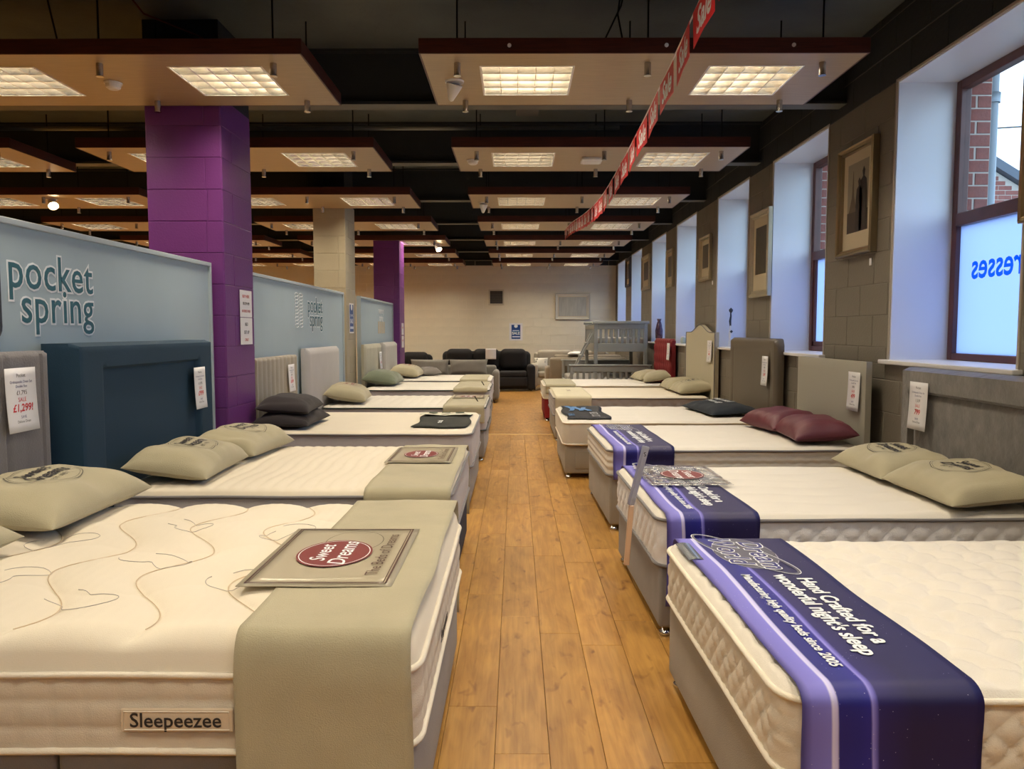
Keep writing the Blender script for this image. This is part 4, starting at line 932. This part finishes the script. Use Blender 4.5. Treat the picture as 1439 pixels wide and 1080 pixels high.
# papers on pillars
def wall_sheet(label, loc, rz, w, h, lines, m=PAPER, name='paper_sign', cat='sign', base=None, group=None):
    t = thing(name, label, cat, loc, rz, group)
    MB().box(0, -w/2, -h/2, .002, w/2, h/2).build('sheet', m, t)
    if base: base(t)
    for s, z, size, mm, kw in lines: text(s, size, mm, t, (.003, kw.pop('y', 0), z*h), (0,1,0), (0,0,1), extrude=.0002, **kw)
    return t
wall_sheet('white paper notice with red and black print, upper one on the near purple pillar', (-2.188, 6.25, 1.68), 0, .27, .215, [('BUY HERE', .27, .036, R_, {}), ('FROM 499', .0, .034, B_, {}), ('INTEREST FREE', -.28, .03, R_, {})])
wall_sheet('white paper notice with red and black print, lower one on the near purple pillar', (-2.188, 6.25, 1.46), 0, .27, .215, [('BED', .25, .036, B_, {}), ('SET UP', -.05, .038, B_, {}), ('ONLY', -.33, .034, R_, {})])
def blue_sale(t): 
    w, h = .28, .42
    MB().box(.002, -w/2+.02, -h/2+.02, .003, w/2-.02, h/2-.02).build('blue_print', mat('royal_blue_print', (24,70,140), .4), t)
    MB().box(.003, -.10, -.15, .0035, .11, -.115).build('pale_band_print', mat('pale_band', (206,214,236), .5), t)
    flat = [(.0035, .0+.05*math.cos(k*math.pi/8), .155+.045*math.sin(k*math.pi/8)) for k in range(16)]; mesh('white_disc_print', flat, [tuple(range(16))], WPRINT, t)
wall_sheet('blue and white sale poster on the beige pillar, seen edge-on', (-2.32, 10.88, 1.64), 0, .28, .42, [('SUMMER', .09, .045, WPRINT, {}), ('SALE', -.1, .085, WPRINT, {'bold': .002})], base=blue_sale, name='sale_poster', cat='poster')
wall_sheet('white paper notice, upper one on the far purple pillar', (-2.14, 14.55, 1.50), 0, .27, .22, [('FROM', .1, .05, R_, {})])
wall_sheet('white paper notice, lower one on the far purple pillar', (-2.14, 14.55, 1.26), 0, .27, .22, [('NOW', .1, .05, R_, {})])
def blue_sale2(t): blue_sale(t); MB().box(.0032, -.09, .02, .0036, .09, .045).build('pale_line_print', mat('pale_band', (206,214,236), .5), t)
wall_sheet('blue SALE poster with white border on the back wall', (.0, YB-.009, 1.44), -math.pi/2, .36, .47, [('FURNITURE', .02, .036, mat('cyan_print', (40,140,160), .5), {}), ('SALE', -.09, .10, WPRINT, {'bold': .004})], base=blue_sale2, name='sale_poster', cat='poster')
# vent and picture on the back wall
t = thing('air_vent', 'square slatted air vent with pale frame on the back wall', 'vent', (-.53, YB-.007, 2.37))
f = MB(); f.rbox(-.21,-.03,-.21,.21,0,-.17,.004); f.rbox(-.21,-.03,.17,.21,0,.21,.004); f.rbox(-.21,-.03,-.17,-.17,0,.17,.004); f.rbox(.17,-.03,-.17,.21,0,.17,.004); f.build('vent_frame', mat('ivory_frame', (206,196,170), .5), t)
MB().box(-.17,-.008,-.17,.17,0,.17).build('dark_back', BPRINT, t)
for k in range(10): MB().box(-.17, -.024, -.155+.033*k, .17, -.010, -.148+.033*k, M=None).build('slat', mat('brown_slat', (110,100,80), .5), t)
SILVF = mat('silver_gilt_frame', (184,172,140), .3, metal=.75)
def picture(label, loc, rz, w, h, fw, art, m=SILVF, depth=.04, mount=None, dark=True):
    """local: faces -Y, centred"""
    t = thing('framed_picture', label, 'picture', loc, rz, 'framed pictures on the walls'); a, b = w/2, h/2
    for x0, z0, x1, z1 in ((-a,-b,a,-b+fw),(-a,b-fw,a,b),(-a,-b+fw,-a+fw,b-fw),(a-fw,-b+fw,a,b-fw)):
        pass
    f = MB()
    prof = [(0, 0), (0, -depth*.8), (.18*fw, -depth), (.45*fw, -depth*.9), (.6*fw, -depth*.6), (.85*fw, -depth*.62), (fw, -depth*.35), (fw, 0)]
    cs = [(-a,-b,1,1), (a,-b,-1,1), (a,b,-1,-1), (-a,b,1,-1)]; n = len(prof)
    for cx, cz, sx, sz in cs:
        for d, y in prof: f.v.append((cx+sx*d, y, cz+sz*d))
    for i in range(4):
        for k in range(n-1): f.f.append((i*n+k, i*n+k+1, ((i+1) % 4)*n+k+1, ((i+1) % 4)*n+k))
    f.build('picture_frame', m, t)
    MB().box(-a+fw*.9, -depth*.3, -b+fw*.9, a-fw*.9, -.002, b-fw*.9).build('mount_board', mount or mat('cream_mount', (204,190,158), .4, spec=.6), t)
    art(t, a-fw, b-fw, -depth*.3-.001); return t
def art_couple(t, a, b, y):
    x0, x1, z0, z1 = -a*.70, a*.72, -b*.66, b*.78
    MB().box(x0, y-.001, z0, x1, y, z1).build('print', mat('sepia_sky_print', (150,142,122), .4), t)
    MB().box(x0, y-.002, z0, x1, y-.001, z0+(z1-z0)*.30).build('dark_ground_print', mat('dark_sepia_print', (56,46,40), .4), t)
    tw = x0+(x1-x0)*.28
    mesh('tower_print', [(tw-.07, y-.0025, z0+.16), (tw-.02, y-.0025, z0+.28), (tw-.004, y-.0025, z1-.06), (tw+.004, y-.0025, z1-.06), (tw+.02, y-.0025, z0+.28), (tw+.07, y-.0025, z0+.16)], [(5,4,3,2,1,0)], mat('brown_tower_print', (92,76,56), .4), t)
    D = mat('black_figure_print', (22,20,22), .4)
    for cx, hh, ww in ((x0+(x1-x0)*.58, .40, .055), (x0+(x1-x0)*.78, .47, .065)):
        pts = [(cx-ww, y-.003, z0+.01), (cx+ww, y-.003, z0+.01), (cx+ww*1.05, y-.003, z0+hh*.6), (cx+ww*.8, y-.003, z0+hh*.82), (cx+.012, y-.003, z0+hh*.88), (cx+.024, y-.003, z0+hh*.97), (cx, y-.003, z0+hh*1.04), (cx-.024, y-.003, z0+hh*.97), (cx-.012, y-.003, z0+hh*.88), (cx-ww*.8, y-.003, z0+hh*.82), (cx-ww*1.05, y-.003, z0+hh*.6)]
        mesh('figure_print', pts, [tuple(range(len(pts)))], D, t)
def art_dark(t, a, b, y):
    MB().box(-a*.72, y-.001, -b*.55, a*.72, y, b*.75).build('print', mat('dark_street_print', (60,58,50), .3, var=.5, vs=14, bstretch=(6,1,1)), t)
def art_pale(t, a, b, y):
    MB().box(-a*.95, y-.001, -b*.93, a*.95, y, b*.93).build('print', mat('pale_abstract_print', (172,170,160), .35, var=.12, vs=6, bstretch=(3,1,.6)), t)
rzR = -math.pi/2
BLKF = mat('bronze_frame', (150,134,104), .28, metal=.8)
picture('framed picture of two people before a tower, nearest whole one on right wall', (XW-.008, 6.12, 2.485), rzR, .62, .86, .055, art_couple, BLKF, .06)
picture('framed picture cut off by the right edge of the view', (XW-.008, 3.80, 2.50), rzR, .66, .95, .06, art_couple, BLKF, .05)
picture('pale-framed dark street print between the second and third windows', (XW-.008, 8.50, 2.30), rzR, .64, .93, .07, art_dark, mat('champagne_frame', (190,182,158), .3, metal=.5), .05)
picture('framed print between the third and fourth windows', (XW-.008, 10.96, 2.485), rzR, .60, .62, .06, art_dark, SILVF, .05)
picture('framed print between the fourth and fifth windows', (XW-.008, 13.5, 2.55), rzR, .56, .66, .06, art_dark, SILVF, .04)
picture('tall framed print between the fifth and sixth windows', (XW-.008, 15.95, 2.66), rzR, .9, .70, .07, art_dark, SILVF, .05)
picture('farthest framed print on the right wall', (XW-.008, 18.45, 2.85), rzR, .7, .68, .07, art_dark, mat('dark_frame', (60,48,44), .4), .05)
picture('wide silver-framed picture on the back wall', (1.53, YB-.007, 2.12), 0, .94, .70, .075, art_pale, mat('bright_silver_frame', (206,200,184), .35, metal=.2), .05)
for i, (y, z) in enumerate(((5.90, 1.985), (10.62, 2.12))):
    o = MB().rbox(XW-.012, y-.018, z-.028, XW-.006, y+.018, z+.028, .002, 1).build('price_sticker', PAPER); tag(o, ['tiny white price sticker below the picture of two people', 'tiny white price sticker below the third framed print'][i], 'sticker')

# ornaments on the sills
t = thing('branch_ornament', 'slim white ornament with dark twigs on a window sill, right wall', 'ornament', (2.86, 10.30, ZS))
MB().lathe([(.035,0),(.03,.02),(.018,.10),(.022,.18),(.012,.26),(.010,.28)], n=14).build('white_vase', WHITE, t, True)
D = mat('dark_twig', (38,44,52), .5)
MB().tube([(0,0,.27),(.0,.02,.34),(.0,-.01,.40),(0,.0,.46)], [.012,.016,.012,.009], 7).build('twig', D, t, True)
MB().lathe([(.004,-.03),(.026,0),(.028,.02),(.004,.045)], c=(0,-.01,.47), n=10).build('flower_head', D, t, True); MB().lathe([(.003,-.02),(.022,0),(.003,.02)], c=(0,-.05,.20), n=8).build('leaf', D, t, True)
t = thing('patterned_vase', 'dark patterned vase on the fifth window sill', 'vase', (2.80, 15.1, ZS)); MB().lathe([(.05,0),(.07,.08),(.075,.22),(.05,.34),(.03,.40),(.045,.44)], n=16).build('vase_body', mat('plum_glaze', (84,54,64), .2, var=.6, vs=20), t, True); MB().lathe([(.047,.438),(.05,.45),(.04,.452)], n=16).build('vase_rim', mat('pale_rim', (190,184,180), .3), t)
t = thing('small_jar', 'small pale jar on the fourth window sill', 'jar', (2.80, 12.9, ZS)); MB().lathe([(.04,0),(.05,.03),(.045,.09),(.03,.10)], n=14).build('jar_body', mat('pale_green_glaze', (190,200,180), .3), t, True); MB().lathe([(.034,.10),(.034,.115),(.01,.125)], n=14).build('jar_lid', WHITE, t, True)

# ---------------------------------------------------------------- far end: sofas, recliners, bunk bed
def seat(label, loc, rz, w, d, hb, hs, harm, m, cush=2, arm_w=.2, name='sofa', cat='sofa', round_=.06, backT=.25, leg=.08, recl=False, bc=True, group='sofas and recliners at the far end', puffy=False):
    """local: faces -Y, centre at floor"""
    t = thing(name, label, cat, loc, rz, group); a = w/2; yb = d/2
    autosmooth(MB().rbox(-a+.02, -yb+.04, leg, a-.02, yb-.02, hs-.12, .03, 3).build('frame', m, t))
    autosmooth(MB().rbox(-a+arm_w*.5, yb-backT, leg, a-arm_w*.5, yb, hb-.06, round_, 4).build('back', m, t))
    iw = (w-2*arm_w)/cush
    for i in range(cush):
        x = -a+arm_w+i*iw
        autosmooth(MB().rbox(x+.004, -yb, hs-.14, x+iw-.004, yb-backT, hs, .045, 3).build('seat_cushion', m, t))
        if not bc: continue
        if puffy: autosmooth(MB().rbox(x+.004, yb-backT-.14, hs+.02, x+iw-.004, yb-.04, hb, .14, 6).build('back_cushion', m, t))
        else: autosmooth(MB().rbox(x+.004, yb-backT-.12, hs, x+iw-.004, yb-backT+.06, hb, .07, 4).build('back_cushion', m, t))
    for s in (-1, 1):
        x0, x1 = (s*a, s*(a-arm_w)); autosmooth(MB().rbox(min(x0,x1), -yb+.02, leg*.6, max(x0,x1), yb-.1, harm, .075, 5).build('arm', m, t))
        for y in (-yb+.1, yb-.1): MB().lathe([(.016,0),(.028,leg+.02)], c=(s*(a-.1), y, 0), n=10).build('leg', mat('dark_wood_leg', (60,34,24), .4), t)
    if recl: autosmooth(MB().rbox(-a+arm_w, -yb-.03, .12, a-arm_w, -yb+.03, hs-.13, .03, 3).build('footrest', m, t))
    return t
BLKV = cloth('black_velvet', (22,19,21), .2, 120, .15, sheen=0)
seat('wide black velvet three-seat recliner sofa at the far end of the aisle', (-.74, 19.05, 0), 0, 2.42, .9, 1.02, .48, .64, BLKV, 3, .2, name='recliner_sofa', puffy=True, round_=.12, recl=True, leg=.05)
seat('black velvet armchair half hidden behind the far purple pillar', (-2.62, 19.75, 0), 0, 1.1, .9, .92, .48, .62, BLKV, 1, .2, name='recliner_armchair', cat='armchair', puffy=True, round_=.12)
o = card('price_card', 'paper price sheet lying over the back of the black recliner sofa', (-.62, 18.97, .90), -math.pi/2, .26, .26, [])
GRS = cloth('grey_sofa_fabric', (120,116,108), .3, 200, .06)
seat('grey fabric sofa bed behind the farthest left-hand bed', (-1.32, 16.0, 0), 0, 1.95, .95, .80, .46, .66, GRS, 2, .14, bc=False, group='sofas and recliners at the far end')
for i, x in enumerate((-1.78, -.98)):
    o = pillow(['grey back cushion, left one standing on the grey sofa bed', 'grey back cushion, right one standing on the grey sofa bed'][i], (x, 15.93, .70), 0, .34, .80, .16, GRS, seed=30+i, cat='cushion', name='back_cushion', group='loose cushions', N=16); o.rotation_euler = (math.radians(78), 0, 0)
BEI = cloth('beige_sofa_fabric', (178,168,150), .3, 200, .05); GRB = cloth('greige_sofa_fabric', (140,128,110), .3, 200, .05)
seat('beige fabric sofa against the back wall on the right', (1.42, 19.4, 0), 0, 2.1, .9, .98, .46, .66, BEI, 2, .18, leg=.12)
seat('greige fabric sofa behind the bunk bed', (1.62, 17.60, 0), math.pi, 1.9, .9, .93, .46, .66, GRB, 2, .18)
o = pillow('black and white leaf-patterned cushion on the beige sofa arm', (.62, 19.25, .62), 0, .34, .36, .14, mat('leaf_pattern', (214,210,196), .8), seed=41, cat='cushion', name='patterned_cushion', group='loose cushions', N=16); o.rotation_euler = (math.radians(72), 0, 0)
LF = mat('dark_leaf_print', (50,58,48), .7); mb = MB()
for k in range(16):
    u, v = random.uniform(-.12, .12), random.uniform(-.12, .12); z = .13
    n = 6; r_ = random.uniform(.012, .024); b = len(mb.v); mb.v += [(u+r_*math.cos(2*math.pi*i/n)*1.6, v+r_*math.sin(2*math.pi*i/n), z-.25*(u*u+v*v)*1.2) for i in range(n)]; mb.f.append(tuple(b+i for i in range(n)))
mb.build('leaf_print', LF, o)
o = pillow('white cushion lying on top of the greige sofa back', (1.35, 17.35, .93), 0, .2, .36, .07, WHITE, seed=43, cat='cushion', name='white_cushion', group='loose cushions', N=14)

GP = mat('grey_painted_wood', (150,154,152), .45, var=.03)
t = thing('bunk_bed', 'grey painted wooden bunk bed with slatted guard rails and slanting ladder', 'bunk bed', (2.02, 15.3, 0)); Xa, Xb, Ya, Yb = -.50, .54, -.30, 1.65
def box(nm, *a, m=GP): return MB().rbox(*a, .006, 1).build(nm, m, t)
for x in (Xa, Xb-.07):
    for y in (Ya, Yb-.07): box('post', x, y, 0, x+.07, y+.07, 1.60)
for y in (Ya, Yb-.05):
    box('top_cap', Xa-.03, y-.01, 1.60, Xb+.03, y+.08, 1.655)
    box('end_rail', Xa+.07, y+.01, 1.50, Xb-.07, y+.05, 1.60); box('lower_rail', Xa+.07, y+.01, 1.06, Xb-.07, y+.05, 1.22)
    for k in range(8): x = Xa+.11+k*.105; box('slat', x, y+.015, 1.22, x+.05, y+.04, 1.50)
for x in (Xa, Xb-.04):
    box('side_rail', x, Ya+.07, 1.06, x+.04, Yb-.07, 1.22); box('guard_rail', x, Ya+.07, 1.50, x+.04, Yb-.07, 1.58)
    for k in range(9): y = Ya+.2+k*.18; box('slat', x+.005, y, 1.22, x+.03, y+.06, 1.50)
autosmooth(MB().rbox(Xa+.05, Ya+.08, 1.19, Xb-.05, Yb-.08, 1.33, .04, 3).build('upper_mattress', CREAM, t))
box('bed_slats', Xa+.05, Ya+.08, 1.14, Xb-.05, Yb-.08, 1.185)
# wider lower bed
La, Lb = -1.0, .52
for y, zt in ((Ya-.52, .80), (Yb+.08, .80)):
    for x in (La, Lb-.06): box('lower_post', x, y, 0, x+.06, y+.06, zt)
    box('lower_cap', La-.02, y-.01, zt, Lb+.02, y+.07, zt+.03); box('lower_end_rail', La+.06, y+.01, zt-.11, Lb-.06, y+.05, zt); box('foot_rail', La+.06, y+.01, .3, Lb-.06, y+.05, .44)
    for k in range(12): x = La+.12+k*.115; box('slat', x, y+.015, .44, x+.05, y+.04, zt-.11)
for x in (La, Lb-.04): box('lower_side_rail', x, Ya-.46, .28, x+.04, Yb+.08, .44)
autosmooth(MB().rbox(La+.05, Ya-.44, .40, Lb-.05, Yb+.06, .54, .04, 3).build('lower_mattress', cloth('grey_lower_mattress', (150,146,140), .2), t))  # lower mattress in a grey cloth, the upper one is cream
for yy in (.02, .42):
    a_, b_ = Vector((La-.06, yy-.25, .30)), Vector((Xa-.02, yy-.25, 1.42))
    d = b_-a_; M = Matrix.Translation((a_+b_)/2) @ d.to_track_quat('Z', 'Y').to_matrix().to_4x4(); MB().rbox(-.035, -.015, -d.length/2, .035, .015, d.length/2, .004, 1, M=M).build('ladder_side', GP, t)
for k in range(4):
    f_ = (k+.8)/4.6; q = Vector((La-.06, 0, .30)).lerp(Vector((Xa-.02, 0, 1.42)), f_); box('ladder_rung', q.x-.04, -.23, q.z-.012, q.x+.04, .17, q.z+.012)

# ---------------------------------------------------------------- red sale bunting
RED = mat('red_flag_paper', (206,30,36), .5)
RED.node_tree.nodes['Principled BSDF'].inputs['Transmission Weight'].default_value = 0
pts_key = [(1.6, 3.11), (3.44, 2.89), (4.6, 2.79), (6.1, 2.72), (7.4, 2.705), (9.2, 2.83), (11.0, 3.0), (12.7, 3.115)]
def bz(y):
    for (a, za), (b, zb) in zip(pts_key, pts_key[1:]):
        if y <= b: f_ = (y-a)/(b-a); return za+(zb-za)*f_
    return pts_key[-1][1]
def bzs(y): return sum(bz(min(12.7, max(1.6, y+d))) for d in (-.6,-.3,0,.3,.6))/5
bt = thing('bunting', 'string of red sale flags sagging along the aisle ceiling', 'bunting', (.80, 0, 0))
ys = [1.6+k*.1 for k in range(112)]
MB().tube([(0, y, bzs(y)+.001) for y in ys], .004, 5).build('string', mat('white_string', (226,214,210), .6), bt)
fm = None; PIT, FW, FH = .40, .33, .165
for k in range(28):
    yc = 1.80+k*PIT; sl = (bzs(yc+.15)-bzs(yc-.15))/.3; tw = random.uniform(-.04, .04)
    if fm is None:
        v = []; f = []
        for x in (-.0008, .0008):
            v += [(x,-FW/2,0),(x,FW/2,0),(x,FW/2,-FH),(x,.0,-FH*.93),(x,-FW/2,-FH)]
        f = [(0,1,2,3,4),(9,8,7,6,5)]+[(i, 5+i, 5+(i+1) % 5, (i+1) % 5) for i in range(5)]
        o = mesh('flag', v, f, RED, bt); fm = o.data
        l1 = text('Sale', .145, WPRINT, o, (-.0015, 0, -FH*.5), (0,-1,0), (0,0,1), bold=.004, shear=.35, extrude=0)
        l2 = text('Sale', .145, WPRINT, o, (.0015, 0, -FH*.5), (0,1,0), (0,0,1), bold=.004, shear=.35, extrude=0); lm = (l1.data, l2.data)
    else:
        o = link('flag', fm, None, bt)
        for q in lm: link('lettering', q, None, o)
    o.location = (0, yc, bzs(yc)); o.rotation_euler = (math.atan(sl), 0, tw)

# ---------------------------------------------------------------- outside the windows
BRK = mat('red_brick', (140,78,66), .85, var=.2, vs=9, bump=.4, bs=40); MORT = mat('pale_mortar', (196,186,174), .9)
ow = MB(); py = -9
for a, b in ALLW: ow.box(XW+.47, py, ZS-.2, XW+.68, a-.03, ZH+.1); py = b+.03
ow.box(XW+.47, py, ZS-.2, XW+.68, YB+.3, ZH+.1); ow.box(XW+.47, -9, -.3, XW+.68, YB+.3, ZS-.2); ow.box(XW+.47, -9, ZH+.1, XW+.68, YB+.3, 4.1)
ow = ow.build('wall_outside', MORT); ow['kind'] = 'structure'; items = []
for b in (5.58, 8.20):
    k = 0; z = ZS-.1
    while z < ZH+.02:
        xa, xb = XW+.47, XW+.68
        for (c, d) in (((xa, xa+.10), (xa+.11, xb)) if k % 2 else ((xa, xb),)): items.append((((c+d)/2, b+.03, z+.04), 0, d-c, .085, BRK))
        z += .09; k += 1
place_blocks(ow, items, name='brick')
t = thing('drainpipe', 'grey downpipe on the brickwork outside the nearest window', 'drainpipe', (3.44, 5.70, 0)); GPI = mat('grey_pipe_paint', (140,146,152), .5)
MB().tube([(0,0,0),(0,0,3.0),(0,0,4.0)], .04, 12).build('pipe', GPI, t, True)
for z in (1.6, 3.1): MB().tube([(0,0,z),(0,0,z+.07)], .052, 12).build('collar', GPI, t, True)
t = thing('neighbour_building', 'red brick building with sloping slate roof edge outside the nearest window', 'building', (0, 0, 0))
gx0, gx1, gy = 7.0, 11.5, 13.0
def zr(x): return 4.25-(x-7.69)*.60
mesh('brick_wall', [(gx0,gy,-.3),(gx1,gy,-.3),(gx1,gy,zr(gx1)),(gx0,gy,zr(gx0)),(gx0,gy+3,-.3),(gx1,gy+3,-.3),(gx1,gy+3,zr(gx1)),(gx0,gy+3,zr(gx0))], [(0,1,2,3),(4,7,6,5),(0,3,7,4),(1,5,6,2),(3,2,6,7)], MORT, t)
bmm = MB(); z = 2.0; k = 0
while z < 4.5:
    x = gx0+(.11 if k % 2 else 0)
    while x < gx1-.1:
        if z+.08 < zr(x+.1)-.05: bmm.box(x, gy-.008, z, x+.21, gy+.01, z+.065)
        x += .225
    z += .078; k += 1
o = bmm.build('bricks', BRK, t); o['kind'] = 'stuff'
SL = mat('slate_coping', (84,90,100), .6)
mesh('roof_verge', [(gx0-.1,gy-.12,zr(gx0-.1)+.02),(gx1,gy-.12,zr(gx1)+.02),(gx1,gy-.12,zr(gx1)+.18),(gx0-.1,gy-.12,zr(gx0-.1)+.18),(gx0-.1,gy+3.1,zr(gx0-.1)+.02),(gx1,gy+3.1,zr(gx1)+.02),(gx1,gy+3.1,zr(gx1)+.18),(gx0-.1,gy+3.1,zr(gx0-.1)+.18)], [(0,1,2,3),(4,7,6,5),(0,3,7,4),(1,5,6,2),(3,2,6,7),(0,4,5,1)], SL, t)
o = MB().tube([(7.0, 13.0, 4.74), (12, 10.5, 4.5)], .012, 5).build('overhead_wire', ROD); tag(o, 'thin overhead wire crossing the sky outside the nearest window', 'wire')
gd = MB().box(XW+.68, -10, -.4, 40, 40, -.3).build('ground_outside', mat('asphalt', (110,110,112), .9, var=.1)); gd['kind'] = 'structure'
